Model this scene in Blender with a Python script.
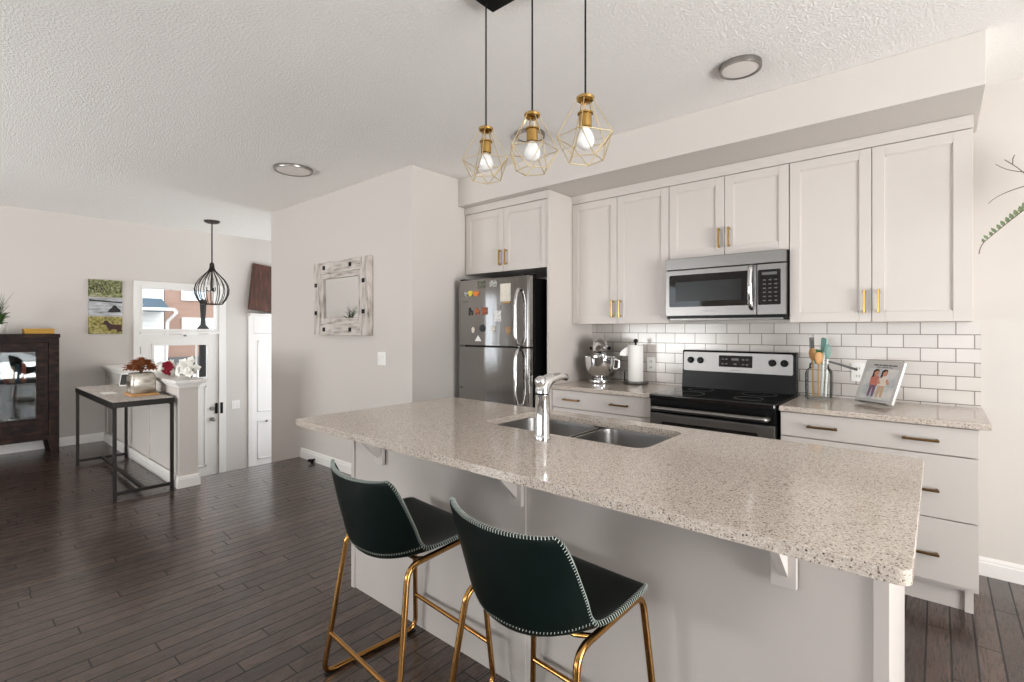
import bpy, bmesh, math, random
from mathutils import Vector, Matrix, noise
random.seed(7)
C = bpy.context.scene.collection
PI = math.pi
sc = bpy.context.scene
for o in list(bpy.data.objects): bpy.data.objects.remove(o)

# ------------------------------------------------------------------ camera
YAW = math.radians(40.6)
cam_d = bpy.data.cameras.new('camera'); cam = bpy.data.objects.new('camera', cam_d); C.objects.link(cam)
cam.location = (0, 0, 1.38); cam.rotation_euler = (PI/2, 0, YAW)
cam_d.sensor_width = 36; cam_d.lens = 497/1024*36; cam_d.shift_y = -(341-328.8)/1024
cam_d.clip_start = .02; cam_d.clip_end = 200
sc.camera = cam
# ------------------------------------------------------------------ world, lights, exposure
w = bpy.data.worlds.new('sky'); sc.world = w; w.use_nodes = True
w.node_tree.nodes['Background'].inputs['Color'].default_value = (.86, .93, 1, 1)
w.node_tree.nodes['Background'].inputs['Strength'].default_value = 3.0
def area(name, loc, rot, sx, sy, power, col=(1, .995, .985)):
    d = bpy.data.lights.new(name, 'AREA'); d.shape = 'RECTANGLE'; d.size = sx; d.size_y = sy
    d.energy = power; d.color = col
    o = bpy.data.objects.new(name, d); C.objects.link(o); o.location = loc; o.rotation_euler = rot
    return o
# daylight lamps outside unseen right and rear openings, tilted up to lift the ceiling
area('daylight_patio', (3.80, .9, 1.45), (0, PI/2+math.radians(4), 0), 1.9, 2.6, 142)
area('patio_bounce_fill', (4.25, .9, .1), (0, PI/2+math.radians(48), 0), 1.1, 2.6, 330)  # added low lamp standing in for ground bounce, lights ceiling and soffit underside
area('daylight_rear', (-.6, -3.50, 1.40), (PI/2+math.radians(42), 0, 0), 2.6, 1.6, 28)
area('dining_fill', (-4.8, -3.62, .95), (PI/2+math.radians(50), 0, 0), 2.4, 1.3, 190)  # added fill, aimed upward to brighten the left ceiling and walls
area('entry_fill', (-6.9, 4.75, .9), (-PI/2-math.radians(12), 0, 0), 1.5, 1.8, 21)  # added fill at the unseen entry end, brightens closet door and wall
sc.view_settings.view_transform = 'Standard'; sc.view_settings.look = 'None'
sc.view_settings.exposure = 0.0; sc.view_settings.gamma = 1; sc.view_settings.use_curve_mapping = False
sc.cycles.max_bounces = 10; sc.cycles.diffuse_bounces = 6; sc.cycles.transparent_max_bounces = 12
sc.cycles.use_denoising = True; sc.cycles.caustics_reflective = False; sc.cycles.caustics_refractive = False
sc.cycles.sample_clamp_indirect = 6

# ------------------------------------------------------------------ materials
def lin(c):
    return tuple((v/12.92 if v <= .04045 else ((v+.055)/1.055)**2.4) for v in (x/255 for x in c)) + (1,)
def mat(name, col, rough=.5, metal=0, var=.06, scale=8, bump=0, bscale=60, coat=0, stretch=None, spec=.5, emit=None):
    """Principled surface with a little procedural colour variation and optional bump."""
    m = bpy.data.materials.new(name); m.use_nodes = True
    n, l = m.node_tree.nodes, m.node_tree.links; b = n['Principled BSDF']
    b.inputs['Roughness'].default_value = rough; b.inputs['Metallic'].default_value = metal
    b.inputs['Coat Weight'].default_value = coat; b.inputs['Specular IOR Level'].default_value = spec
    tc = n.new('ShaderNodeTexCoord'); mp = n.new('ShaderNodeMapping'); l.new(tc.outputs['Object'], mp.inputs[0])
    if stretch: mp.inputs['Scale'].default_value = stretch
    nz = n.new('ShaderNodeTexNoise'); nz.inputs['Scale'].default_value = scale; nz.inputs['Detail'].default_value = 3
    l.new(mp.outputs[0], nz.inputs['Vector'])
    mx = n.new('ShaderNodeMix'); mx.data_type = 'RGBA'; c = lin(col)
    mx.inputs[6].default_value = tuple(max(0, v*(1-var)) for v in c[:3])+(1,)
    mx.inputs[7].default_value = tuple(min(1, v*(1+var)) for v in c[:3])+(1,)
    l.new(nz.outputs['Fac'], mx.inputs[0]); l.new(mx.outputs[2], b.inputs['Base Color'])
    if bump:
        n2 = n.new('ShaderNodeTexNoise'); n2.inputs['Scale'].default_value = bscale; l.new(mp.outputs[0], n2.inputs['Vector'])
        bp = n.new('ShaderNodeBump'); bp.inputs['Strength'].default_value = bump; bp.inputs['Distance'].default_value = .01
        l.new(n2.outputs['Fac'], bp.inputs['Height']); l.new(bp.outputs[0], b.inputs['Normal'])
    if emit:
        b.inputs['Emission Color'].default_value = lin(emit[0]); b.inputs['Emission Strength'].default_value = emit[1]
    return m
def ramp_mat(name, stops, scale, rough=.5, stretch=(1, 1, 1), detail=6, metal=0, bump=.0, tex='noise'):
    m = bpy.data.materials.new(name); m.use_nodes = True
    n, l = m.node_tree.nodes, m.node_tree.links; b = n['Principled BSDF']
    b.inputs['Roughness'].default_value = rough; b.inputs['Metallic'].default_value = metal
    tc = n.new('ShaderNodeTexCoord'); mp = n.new('ShaderNodeMapping'); l.new(tc.outputs['Object'], mp.inputs[0])
    mp.inputs['Scale'].default_value = stretch
    nz = n.new('ShaderNodeTexNoise'); nz.inputs['Scale'].default_value = scale; nz.inputs['Detail'].default_value = detail
    l.new(mp.outputs[0], nz.inputs['Vector'])
    cr = n.new('ShaderNodeValToRGB'); e = cr.color_ramp.elements
    e[0].position, e[0].color = stops[0][0], lin(stops[0][1]); e[1].position, e[1].color = stops[-1][0], lin(stops[-1][1])
    for p, c in stops[1:-1]:
        k = e.new(p); k.color = lin(c)
    l.new(nz.outputs['Fac'], cr.inputs[0]); l.new(cr.outputs[0], b.inputs['Base Color'])
    if bump:
        bp = n.new('ShaderNodeBump'); bp.inputs['Strength'].default_value = bump; bp.inputs['Distance'].default_value = .01
        l.new(nz.outputs['Fac'], bp.inputs['Height']); l.new(bp.outputs[0], b.inputs['Normal'])
    return m
def glass_thin(name, refl=.1, tint=(1, 1, 1)):
    m = bpy.data.materials.new(name); m.use_nodes = True
    n, l = m.node_tree.nodes, m.node_tree.links; n.remove(n['Principled BSDF']); out = n['Material Output']
    t = n.new('ShaderNodeBsdfTransparent'); t.inputs[0].default_value = tint+(1,)
    g = n.new('ShaderNodeBsdfGlossy'); g.inputs['Roughness'].default_value = .02
    lw = n.new('ShaderNodeLayerWeight'); lw.inputs['Blend'].default_value = refl
    mx = n.new('ShaderNodeMixShader'); l.new(lw.outputs['Fresnel'], mx.inputs[0]); l.new(t.outputs[0], mx.inputs[1]); l.new(g.outputs[0], mx.inputs[2])
    l.new(mx.outputs[0], out.inputs[0])
    return m
def ceiling_mat():
    m = mat('ceiling_paint', (243, 240, 236), .9, var=.01)
    n, l = m.node_tree.nodes, m.node_tree.links; b = n['Principled BSDF']
    tc = n.new('ShaderNodeTexCoord')
    a = n.new('ShaderNodeTexNoise'); a.inputs['Scale'].default_value = 80; a.inputs['Detail'].default_value = 4; a.inputs['Roughness'].default_value = .6
    l.new(tc.outputs['Object'], a.inputs['Vector'])
    r = n.new('ShaderNodeMapRange'); r.inputs[1].default_value = .45; r.inputs[2].default_value = .62; l.new(a.outputs['Fac'], r.inputs[0])
    bp = n.new('ShaderNodeBump'); bp.inputs['Strength'].default_value = .55; bp.inputs['Distance'].default_value = .005
    l.new(r.outputs[0], bp.inputs['Height']); l.new(bp.outputs[0], b.inputs['Normal'])
    return m
def brick_nodes(m, swap, bw, bh, off, mortar, loc=(0, 0, 0)):
    n, l = m.node_tree.nodes, m.node_tree.links
    tc = n.new('ShaderNodeTexCoord'); sx = n.new('ShaderNodeSeparateXYZ'); cx = n.new('ShaderNodeCombineXYZ')
    l.new(tc.outputs['Object'], sx.inputs[0])
    l.new(sx.outputs[swap[0]], cx.inputs[0]); l.new(sx.outputs[swap[1]], cx.inputs[1])
    mp = n.new('ShaderNodeMapping'); mp.inputs['Location'].default_value = loc; l.new(cx.outputs[0], mp.inputs[0])
    br = n.new('ShaderNodeTexBrick'); l.new(mp.outputs[0], br.inputs['Vector'])
    br.inputs['Scale'].default_value = 1; br.inputs['Brick Width'].default_value = bw; br.inputs['Row Height'].default_value = bh
    br.inputs['Mortar Size'].default_value = mortar; br.inputs['Mortar Smooth'].default_value = .3; br.offset = off; br.inputs['Bias'].default_value = 0
    return br, mp
def floor_mat():
    """narrow dark planks running along y, each with its own tone, length offset and grain"""
    m = bpy.data.materials.new('dark_hardwood'); m.use_nodes = True
    n, l = m.node_tree.nodes, m.node_tree.links; b = n['Principled BSDF']
    b.inputs['Coat Weight'].default_value = .4; b.inputs['Coat Roughness'].default_value = .13
    def mt(op, *a):
        k = n.new('ShaderNodeMath'); k.operation = op
        for i, v in enumerate(a):
            if isinstance(v, (int, float)): k.inputs[i].default_value = v
            else: l.new(v, k.inputs[i])
        return k.outputs[0]
    tc = n.new('ShaderNodeTexCoord'); sx = n.new('ShaderNodeSeparateXYZ'); l.new(tc.outputs['Object'], sx.inputs[0])
    W_, L_ = .083, .95
    fx = mt('DIVIDE', sx.outputs[0], W_); row = mt('FLOOR', fx); ax = mt('FRACT', fx)
    wn = n.new('ShaderNodeTexWhiteNoise'); wn.noise_dimensions = '1D'; l.new(row, wn.inputs['W'])
    fy = mt('MULTIPLY_ADD', wn.outputs['Value'], 9.0, mt('DIVIDE', sx.outputs[1], L_)); pid = mt('FLOOR', fy); ay = mt('FRACT', fy)
    cv = n.new('ShaderNodeCombineXYZ'); l.new(row, cv.inputs[0]); l.new(pid, cv.inputs[1])
    w2 = n.new('ShaderNodeTexWhiteNoise'); w2.noise_dimensions = '2D'; l.new(cv.outputs[0], w2.inputs['Vector'])
    ex = mt('MINIMUM', ax, mt('SUBTRACT', 1.0, ax)); ey = mt('MINIMUM', ay, mt('SUBTRACT', 1.0, ay))
    gap = mt('MAXIMUM', mt('LESS_THAN', ex, .045), mt('LESS_THAN', ey, .0032))
    gv = n.new('ShaderNodeCombineXYZ'); l.new(mt('MULTIPLY', sx.outputs[0], 75.0), gv.inputs[0])
    l.new(mt('MULTIPLY_ADD', w2.outputs['Value'], 40.0, mt('MULTIPLY', sx.outputs[1], 4.0)), gv.inputs[1]); l.new(mt('MULTIPLY', w2.outputs['Value'], 13.0), gv.inputs[2])
    g = n.new('ShaderNodeTexNoise'); g.inputs['Scale'].default_value = 2.2; g.inputs['Detail'].default_value = 7; g.inputs['Distortion'].default_value = .9
    l.new(gv.outputs[0], g.inputs['Vector'])
    tone = mt('MULTIPLY_ADD', w2.outputs['Value'], .30, mt('MULTIPLY', g.outputs['Fac'], .9))
    cr = n.new('ShaderNodeValToRGB'); e = cr.color_ramp.elements
    e[0].position = .28; e[0].color = lin((34, 24, 20)); e[1].position = .92; e[1].color = lin((94, 72, 62))
    k = e.new(.6); k.color = lin((58, 43, 37))
    l.new(tone, cr.inputs[0])
    mx = n.new('ShaderNodeMix'); mx.data_type = 'RGBA'; l.new(gap, mx.inputs[0]); l.new(cr.outputs[0], mx.inputs[6])
    mx.inputs[7].default_value = lin((14, 9, 8)); l.new(mx.outputs[2], b.inputs['Base Color'])
    rr = n.new('ShaderNodeMapRange'); rr.inputs[3].default_value = .2; rr.inputs[4].default_value = .36
    l.new(g.outputs['Fac'], rr.inputs[0]); l.new(mt('MULTIPLY_ADD', gap, .4, rr.outputs[0]), b.inputs['Roughness'])
    bp = n.new('ShaderNodeBump'); bp.inputs['Strength'].default_value = .4; bp.inputs['Distance'].default_value = .003
    l.new(mt('SUBTRACT', mt('MULTIPLY', g.outputs['Fac'], .5), gap), bp.inputs['Height']); l.new(bp.outputs[0], b.inputs['Normal'])
    return m
def tile_mat():
    m = bpy.data.materials.new('subway_tile'); m.use_nodes = True
    n, l = m.node_tree.nodes, m.node_tree.links; b = n['Principled BSDF']; b.inputs['Roughness'].default_value = .16
    br, mp = brick_nodes(m, (0, 2), .158, .0797, .5, .0028, (.501+.158*40, -.939+.0148+.0797*12, 0))
    br.inputs['Color1'].default_value = lin((212, 206, 200)); br.inputs['Color2'].default_value = lin((203, 197, 191))
    br.inputs['Mortar'].default_value = lin((128, 119, 111)); l.new(br.outputs['Color'], b.inputs['Base Color'])
    inv = n.new('ShaderNodeMath'); inv.operation = 'SUBTRACT'; inv.inputs[0].default_value = 1; l.new(br.outputs['Fac'], inv.inputs[1])
    bp = n.new('ShaderNodeBump'); bp.inputs['Strength'].default_value = .6; bp.inputs['Distance'].default_value = .003
    l.new(inv.outputs[0], bp.inputs['Height']); l.new(bp.outputs[0], b.inputs['Normal'])
    return m
def quartz_mat():
    m = bpy.data.materials.new('speckled_quartz'); m.use_nodes = True
    n, l = m.node_tree.nodes, m.node_tree.links; b = n['Principled BSDF']; b.inputs['Roughness'].default_value = .12
    tc = n.new('ShaderNodeTexCoord')
    v = n.new('ShaderNodeTexVoronoi'); v.inputs['Scale'].default_value = 330; l.new(tc.outputs['Object'], v.inputs['Vector'])
    s = n.new('ShaderNodeSeparateColor'); l.new(v.outputs['Color'], s.inputs[0])
    cr = n.new('ShaderNodeValToRGB'); cr.color_ramp.interpolation = 'CONSTANT'; e = cr.color_ramp.elements
    e[0].position = 0; e[0].color = lin((104, 91, 79)); e[1].position = .9; e[1].color = lin((217, 208, 198))
    for p, c in ((.035, (148, 134, 121)), (.13, (187, 175, 163)), (.45, (199, 187, 176)), (.72, (206, 195, 184))):
        k = e.new(p); k.color = lin(c)
    l.new(s.outputs[0], cr.inputs[0])
    v2 = n.new('ShaderNodeTexVoronoi'); v2.inputs['Scale'].default_value = 130; l.new(tc.outputs['Object'], v2.inputs['Vector'])
    s2 = n.new('ShaderNodeSeparateColor'); l.new(v2.outputs['Color'], s2.inputs[0])
    lt = n.new('ShaderNodeMath'); lt.operation = 'LESS_THAN'; lt.inputs[1].default_value = .055; l.new(s2.outputs[0], lt.inputs[0])
    ld = n.new('ShaderNodeMath'); ld.operation = 'LESS_THAN'; ld.inputs[1].default_value = .33; l.new(v2.outputs['Distance'], ld.inputs[0])
    mu = n.new('ShaderNodeMath'); mu.operation = 'MULTIPLY'; l.new(lt.outputs[0], mu.inputs[0]); l.new(ld.outputs[0], mu.inputs[1])
    mx = n.new('ShaderNodeMix'); mx.data_type = 'RGBA'; l.new(mu.outputs[0], mx.inputs[0]); l.new(cr.outputs[0], mx.inputs[6])
    mx.inputs[7].default_value = lin((84, 72, 62)); l.new(mx.outputs[2], b.inputs['Base Color'])
    return m
M = {}
M['wall'] = mat('wall_paint', (208, 202, 196), .75, var=.012, scale=2, bump=.05, bscale=180)
M['ceil'] = ceiling_mat()
M['floor'] = floor_mat()
M['tile'] = tile_mat()
M['quartz'] = quartz_mat()
M['trim'] = mat('trim_white', (236, 233, 229), .4, var=.01)
M['cab'] = mat('cabinet_paint', (207, 200, 194), .42, var=.012)
M['panel'] = mat('island_paint', (200, 193, 187), .45, var=.012)
M['brass'] = mat('brushed_brass', (184, 148, 86), .24, 1, var=.08, scale=40)
M['dbrass'] = mat('dark_brass', (120, 92, 58), .35, 1, var=.1, scale=40)
M['gold'] = mat('gold_tube', (172, 128, 74), .17, 1, var=.05)
M['steel'] = mat('brushed_steel', (140, 138, 136), .33, 1, var=.06, scale=6, stretch=(1, 1, 40), bump=.02, bscale=12)
M['psteel'] = mat('panel_steel', (158, 156, 154), .42, .9)
M['fsteel'] = mat('fridge_steel', (160, 158, 156), .1, 1, var=.05, scale=3, stretch=(3, 3, .5), bump=.12, bscale=2.4)
M['dsteel'] = mat('dark_steel', (120, 118, 116), .3, 1)
M['chrome'] = mat('chrome', (222, 222, 222), .06, 1, var=.01)
M['nickel'] = mat('brushed_nickel', (150, 146, 142), .3, 1)
M['black'] = mat('black_plastic', (13, 13, 14), .3, spec=.18)
M['bglass'] = mat('black_glass', (10, 10, 11), .05, coat=.3)
M['window_mesh'] = mat('oven_mesh', (46, 48, 48), .2, var=.1, scale=300, spec=.3)
M['iron'] = mat('black_iron', (38, 34, 32), .45, .6)
M['bronze'] = mat('oil_bronze', (58, 50, 46), .4, .7)
M['white'] = mat('white_plastic', (240, 239, 236), .4, var=.01)
M['bulb'] = mat('opal_bulb', (250, 250, 248), .15, var=.005)
M['diff'] = mat('opal_diffuser', (228, 222, 216), .4, var=.01)
M['leather'] = mat('green_leather', (8, 20, 18), .42, var=.25, scale=18, bump=.06, bscale=320, spec=.2)
M['thread'] = mat('pale_thread', (196, 206, 198), .7)
M['paper'] = mat('white_paper', (242, 240, 236), .85, var=.01, bump=.05, bscale=200)
M['cupb'] = ramp_mat('espresso_wood', [(.3, (22, 16, 15)), (.5, (38, 27, 24)), (.8, (74, 52, 42))], 5, .5, (1, 2, 5), bump=.1); M['cupb'].node_tree.nodes['Principled BSDF'].inputs['Specular IOR Level'].default_value = .15
M['cupw'] = ramp_mat('brown_wood', [(.3, (52, 30, 22)), (.55, (86, 50, 36)), (.8, (112, 70, 50))], 6, .5, (6, 6, .8), bump=.15)
M['grey_wood'] = ramp_mat('weathered_wood', [(.25, (150, 141, 135)), (.5, (184, 176, 169)), (.75, (206, 199, 192))], 5, .6, (2, 12, 2), bump=.1)
M['rustic'] = ramp_mat('whitewashed_wood', [(.25, (96, 86, 78)), (.38, (166, 157, 149)), (.52, (198, 190, 183)), (.8, (220, 214, 208))], 7, .75, (1, 3, 6), bump=.5)
M['rusticv'] = ramp_mat('whitewashed_wood_upright', [(.25, (96, 86, 78)), (.38, (166, 157, 149)), (.52, (198, 190, 183)), (.8, (220, 214, 208))], 7, .75, (6, 3, 1), bump=.5)
M['mirror'] = mat('mirror_silver', (236, 236, 236), .02, 1, var=0)
M['mustard'] = mat('mustard_box', (190, 142, 38), .5)
M['leaf'] = mat('leaf_green', (62, 92, 42), .5, var=.35, scale=20)
M['pale_leaf'] = mat('pale_leaf', (104, 118, 82), .5, var=.3, scale=20)
M['grass'] = mat('grass_green', (58, 74, 44), .6, var=.4, scale=30)
M['stem'] = mat('brown_stem', (88, 70, 58), .7)
M['petal_w'] = mat('white_petal', (246, 244, 238), .6)
M['petal_r'] = mat('crimson_petal', (160, 24, 52), .6, var=.2)
M['petal_o'] = mat('rust_petal', (142, 78, 34), .7, var=.45, scale=45)
M['teal'] = mat('teal_silicone', (140, 184, 174), .5)
M['wood'] = mat('beech_wood', (190, 142, 88), .55, var=.2, scale=14, stretch=(4, 4, 1))
M['grey'] = mat('grey_plastic', (92, 92, 92), .45)
M['wglass'] = glass_thin('window_glass', .06)
M['jglass'] = glass_thin('jar_glass', .13, (.97, .985, .98))
M['cglass'] = glass_thin('cabinet_glass', .28, (.8, .84, .85))
M['stairs'] = mat('stair_carpet', (150, 140, 132), .95, bump=.4, bscale=300)
M['concrete'] = mat('concrete', (176, 172, 166), .9, var=.1, bump=.2)
M['tan'] = None
def siding(name, col, h):
    m = mat(name, col, .8, var=.05)
    n, l = m.node_tree.nodes, m.node_tree.links; b = n['Principled BSDF']
    tc = n.new('ShaderNodeTexCoord'); s = n.new('ShaderNodeSeparateXYZ'); l.new(tc.outputs['Object'], s.inputs[0])
    d = n.new('ShaderNodeMath'); d.operation = 'DIVIDE'; d.inputs[1].default_value = h; l.new(s.outputs[2], d.inputs[0])
    f = n.new('ShaderNodeMath'); f.operation = 'FRACT'; l.new(d.outputs[0], f.inputs[0])
    bp = n.new('ShaderNodeBump'); bp.inputs['Strength'].default_value = .6; bp.inputs['Distance'].default_value = .03; bp.invert = True
    l.new(f.outputs[0], bp.inputs['Height']); l.new(bp.outputs[0], b.inputs['Normal'])
    return m
M['tan'] = siding('brown_siding', (158, 128, 112), .17)
M['wsid'] = siding('white_siding', (236, 234, 230), .14)
M['roof'] = mat('slate_roof', (74, 92, 104), .8, var=.2, scale=30)

# ------------------------------------------------------------------ mesh helpers
LOC = {}
class MB:
    def __init__(s): s.bm = bmesh.new(); s.X = None; s.bev = False
    def _add(s, verts, faces, mi=0):
        vs = [s.bm.verts.new(s.X @ Vector(v) if s.X else Vector(v)) for v in verts]
        for f in faces:
            try:
                F = s.bm.faces.new([vs[i] for i in f]); F.material_index = mi
            except ValueError: pass
        return vs
    def box(s, x0, x1, y0, y1, z0, z1, bev=0, mi=0, seg=2):
        x0, x1 = min(x0, x1), max(x0, x1); y0, y1 = min(y0, y1), max(y0, y1); z0, z1 = min(z0, z1), max(z0, z1)
        t = bmesh.new()
        v = [t.verts.new(p) for p in ((x0,y0,z0),(x1,y0,z0),(x1,y1,z0),(x0,y1,z0),(x0,y0,z1),(x1,y0,z1),(x1,y1,z1),(x0,y1,z1))]
        for f in ((0,3,2,1),(4,5,6,7),(0,1,5,4),(1,2,6,5),(2,3,7,6),(3,0,4,7)): t.faces.new([v[i] for i in f])
        if bev: s.bev = True
        if bev: bmesh.ops.bevel(t, geom=t.edges[:], offset=min(bev, .49*min(x1-x0, y1-y0, z1-z0)), segments=seg, affect='EDGES', profile=.5)
        s._merge(t, mi); return s
    def _merge(s, t, mi=0):
        t.verts.index_update()
        s._add([v.co.copy() for v in t.verts], [[v.index for v in f.verts] for f in t.faces], mi); t.free()
    def prism(s, poly, axis, a, b, mi=0, bev=0, seg=2):
        """poly in the two other axes (x,y,z order), extruded along axis from a to b."""
        def P(p, t):
            return {'x': (t, p[0], p[1]), 'y': (p[0], t, p[1]), 'z': (p[0], p[1], t)}[axis]
        t = bmesh.new(); n = len(poly)
        v0 = [t.verts.new(P(p, a)) for p in poly]; v1 = [t.verts.new(P(p, b)) for p in poly]
        t.faces.new(v0[::-1]); t.faces.new(v1)
        for i in range(n): t.faces.new((v0[i], v0[(i+1) % n], v1[(i+1) % n], v1[i]))
        bmesh.ops.recalc_face_normals(t, faces=t.faces[:])
        if bev: s.bev = True
        if bev: bmesh.ops.bevel(t, geom=t.edges[:], offset=bev, segments=seg, affect='EDGES', profile=.5)
        s._merge(t, mi); return s
    def lathe(s, prof, c=(0, 0, 0), seg=32, mi=0, rot=None, sx=1, sy=1):
        """prof: list of (r, z), from bottom to top; r=0 closes the end."""
        V, F, rings = [], [], []
        R = rot or Matrix.Identity(3); c = Vector(c)
        for r, z in prof:
            if r < 1e-6: rings.append([len(V)]); V.append(c + R @ Vector((0, 0, z)))
            else:
                rings.append(list(range(len(V), len(V)+seg)))
                for k in range(seg):
                    a = 2*PI*k/seg; V.append(c + R @ Vector((r*math.cos(a)*sx, r*math.sin(a)*sy, z)))
        for A, B in zip(rings, rings[1:]):
            for k in range(seg):
                k2 = (k+1) % seg
                if len(A) == 1 and len(B) > 1: F.append((A[0], B[k2], B[k]))
                elif len(B) == 1 and len(A) > 1: F.append((A[k], A[k2], B[0]))
                elif len(A) > 1: F.append((A[k], A[k2], B[k2], B[k]))
        s._add(V, F, mi); return s
    def cyl(s, p0, p1, r0, r1=None, seg=20, mi=0):
        p0, p1 = Vector(p0), Vector(p1); d = p1-p0; R = d.to_track_quat('Z', 'Y').to_matrix(); r1 = r0 if r1 is None else r1
        return s.lathe([(0, 0), (r0, 0), (r1, d.length), (0, d.length)], p0, seg, mi, R)
    def tube(s, pts, r, seg=10, closed=False, mi=0, flat=1):
        pts = [Vector(p) for p in pts]; n = len(pts); V, F = [], []
        up = None; rs = r if isinstance(r, (list, tuple)) else [r]*n
        for i, p in enumerate(pts):
            if closed: t = pts[(i+1) % n]-pts[i-1]
            else: t = pts[min(i+1, n-1)]-pts[max(i-1, 0)]
            t.normalize()
            if up is None:
                up = Vector((0, 0, 1)) if abs(t.z) < .9 else Vector((1, 0, 0))
            up = up - t*up.dot(t); up.normalize(); q = t.cross(up)
            for k in range(seg):
                a = 2*PI*k/seg; V.append(p + up*math.cos(a)*rs[i]*flat + q*math.sin(a)*rs[i])
        for i in range(n if closed else n-1):
            j = (i+1) % n
            for k in range(seg):
                k2 = (k+1) % seg; F.append((i*seg+k, i*seg+k2, j*seg+k2, j*seg+k))
        if not closed:
            F.append(tuple(range(seg))[::-1]); F.append(tuple((n-1)*seg+k for k in range(seg)))
        s._add(V, F, mi); return s
    def ball(s, c, r, sx=1, sy=1, sz=1, seg=20, rings=12, mi=0):
        c = Vector(c); V, F = [], []
        return s.lathe([(0 if i in (0, rings) else r*math.sin(PI*i/rings), -r*sz*math.cos(PI*i/rings)) for i in range(rings+1)], c, seg, mi, None, sx, sy)
    def leaf(s, base, tip, width, up=(0, 0, 1), bend=.15, mi=0, n=5):
        b, t = Vector(base), Vector(tip); d = t-b; u = Vector(up); side = d.cross(u)
        if side.length < 1e-6: side = Vector((1, 0, 0))
        side.normalize(); nu = side.cross(d).normalized(); V, F = [], []
        for i in range(n+1):
            f = i/n; wd = width*math.sin(PI*min(1, .12+f*.86))*.5; p = b+d*f+nu*(bend*d.length*math.sin(PI*f)); th = nu*max(.0007, width*.02)
            V += [p-side*wd+th, p+nu*(-.12*width)+th, p+side*wd+th, p-side*wd-th, p+nu*(-.12*width)-th, p+side*wd-th]
        for i in range(n):
            a, c2 = i*6, i*6+6
            for x, y in ((0, 1), (1, 2)):
                F.append((a+x, a+y, c2+y, c2+x)); F.append((a+3+y, a+3+x, c2+3+x, c2+3+y))
            F.append((a, c2, c2+3, a+3)); F.append((a+2, a+5, c2+5, c2+2))
        s._add(V, F, mi); return s
    def build(s, name, mats, parent=None, angle=38, smooth=True, **kw):
        bm = s.bm
        bmesh.ops.recalc_face_normals(bm, faces=bm.faces[:])
        co = [v.co for v in bm.verts]
        lo = Vector((min(c[i] for c in co) for i in range(3))); hi = Vector((max(c[i] for c in co) for i in range(3)))
        org = Vector(((lo.x+hi.x)/2, (lo.y+hi.y)/2, lo.z))
        for v in bm.verts: v.co -= org
        me = bpy.data.meshes.new(name); bm.to_mesh(me); bm.free()
        for m in (mats if isinstance(mats, (list, tuple)) else [mats]): me.materials.append(m)
        if smooth:
            me.shade_smooth(); me.set_sharp_from_angle(angle=math.radians(angle))
        o = bpy.data.objects.new(name, me); C.objects.link(o)
        LOC[o] = org
        if s.bev and smooth:
            wn = o.modifiers.new('flat_faces', 'WEIGHTED_NORMAL'); wn.keep_sharp = True; wn.weight = 90
        if parent is not None: o.parent = parent; o.location = org - LOC[parent]
        else: o.location = org
        if kw: tag(o, **kw)
        return o
def tag(o, label=None, cat=None, group=None, kind=None):
    if label: o['label'] = label
    if cat: o['category'] = cat
    if group: o['group'] = group
    if kind: o['kind'] = kind
    return o
def thing(name, loc, label, cat, group=None):
    o = bpy.data.objects.new(name, None); C.objects.link(o); o.location = loc; o.empty_display_size = .1; LOC[o] = Vector(loc)
    return tag(o, label, cat, group)
def copy_tree(o, parent=None):
    c = o.copy(); C.objects.link(c); c.parent = parent; LOC[c] = LOC[o]
    for ch in list(o.children): copy_tree(ch, c)
    return c
def struct(name, mb, m, parent=None, **k):
    o = mb.build(name, m, parent, **k)
    if parent is None: o['kind'] = 'structure'
    return o
def text_mesh(txt, size, M4, name, m, parent, depth=.0004):
    cu = bpy.data.curves.new('t', 'FONT'); cu.body = txt; cu.size = size; cu.extrude = depth; cu.align_x = 'CENTER'; cu.align_y = 'CENTER'
    to = bpy.data.objects.new('t', cu); C.objects.link(to); dg = bpy.context.evaluated_depsgraph_get(); dg.update()
    me = bpy.data.meshes.new_from_object(to.evaluated_get(dg)); mb = MB(); mb.bm.from_mesh(me)
    bpy.data.objects.remove(to); bpy.data.curves.remove(cu); bpy.data.meshes.remove(me)
    mb.bm.transform(M4)
    for f in mb.bm.faces: f.material_index = 0
    return mb.build(name, m, parent, smooth=False)
def rrect(x0, x1, y0, y1, r, n=6):
    P = []
    for cx, cy, a in ((x1-r, y1-r, 0), (x0+r, y1-r, 90), (x0+r, y0+r, 180), (x1-r, y0+r, 270)):
        for k in range(n+1):
            t = math.radians(a+90*k/n); P.append((cx+r*math.cos(t), cy+r*math.sin(t)))
    return P
def arc_pts(pts, r, n=5, closed=False):
    """round the corners of a polyline"""
    pts = [Vector(p) for p in pts]; out = []; N = len(pts)
    for i, p in enumerate(pts):
        if not closed and i in (0, N-1): out.append(p); continue
        a, b = pts[i-1], pts[(i+1) % N]; u = (a-p); v = (b-p); d = min(r, u.length*.45, v.length*.45)
        A, B = p+u.normalized()*d, p+v.normalized()*d
        for k in range(n+1):
            t = k/n; out.append((1-t)**2*A + 2*t*(1-t)*p + t*t*B)
    return out

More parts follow.
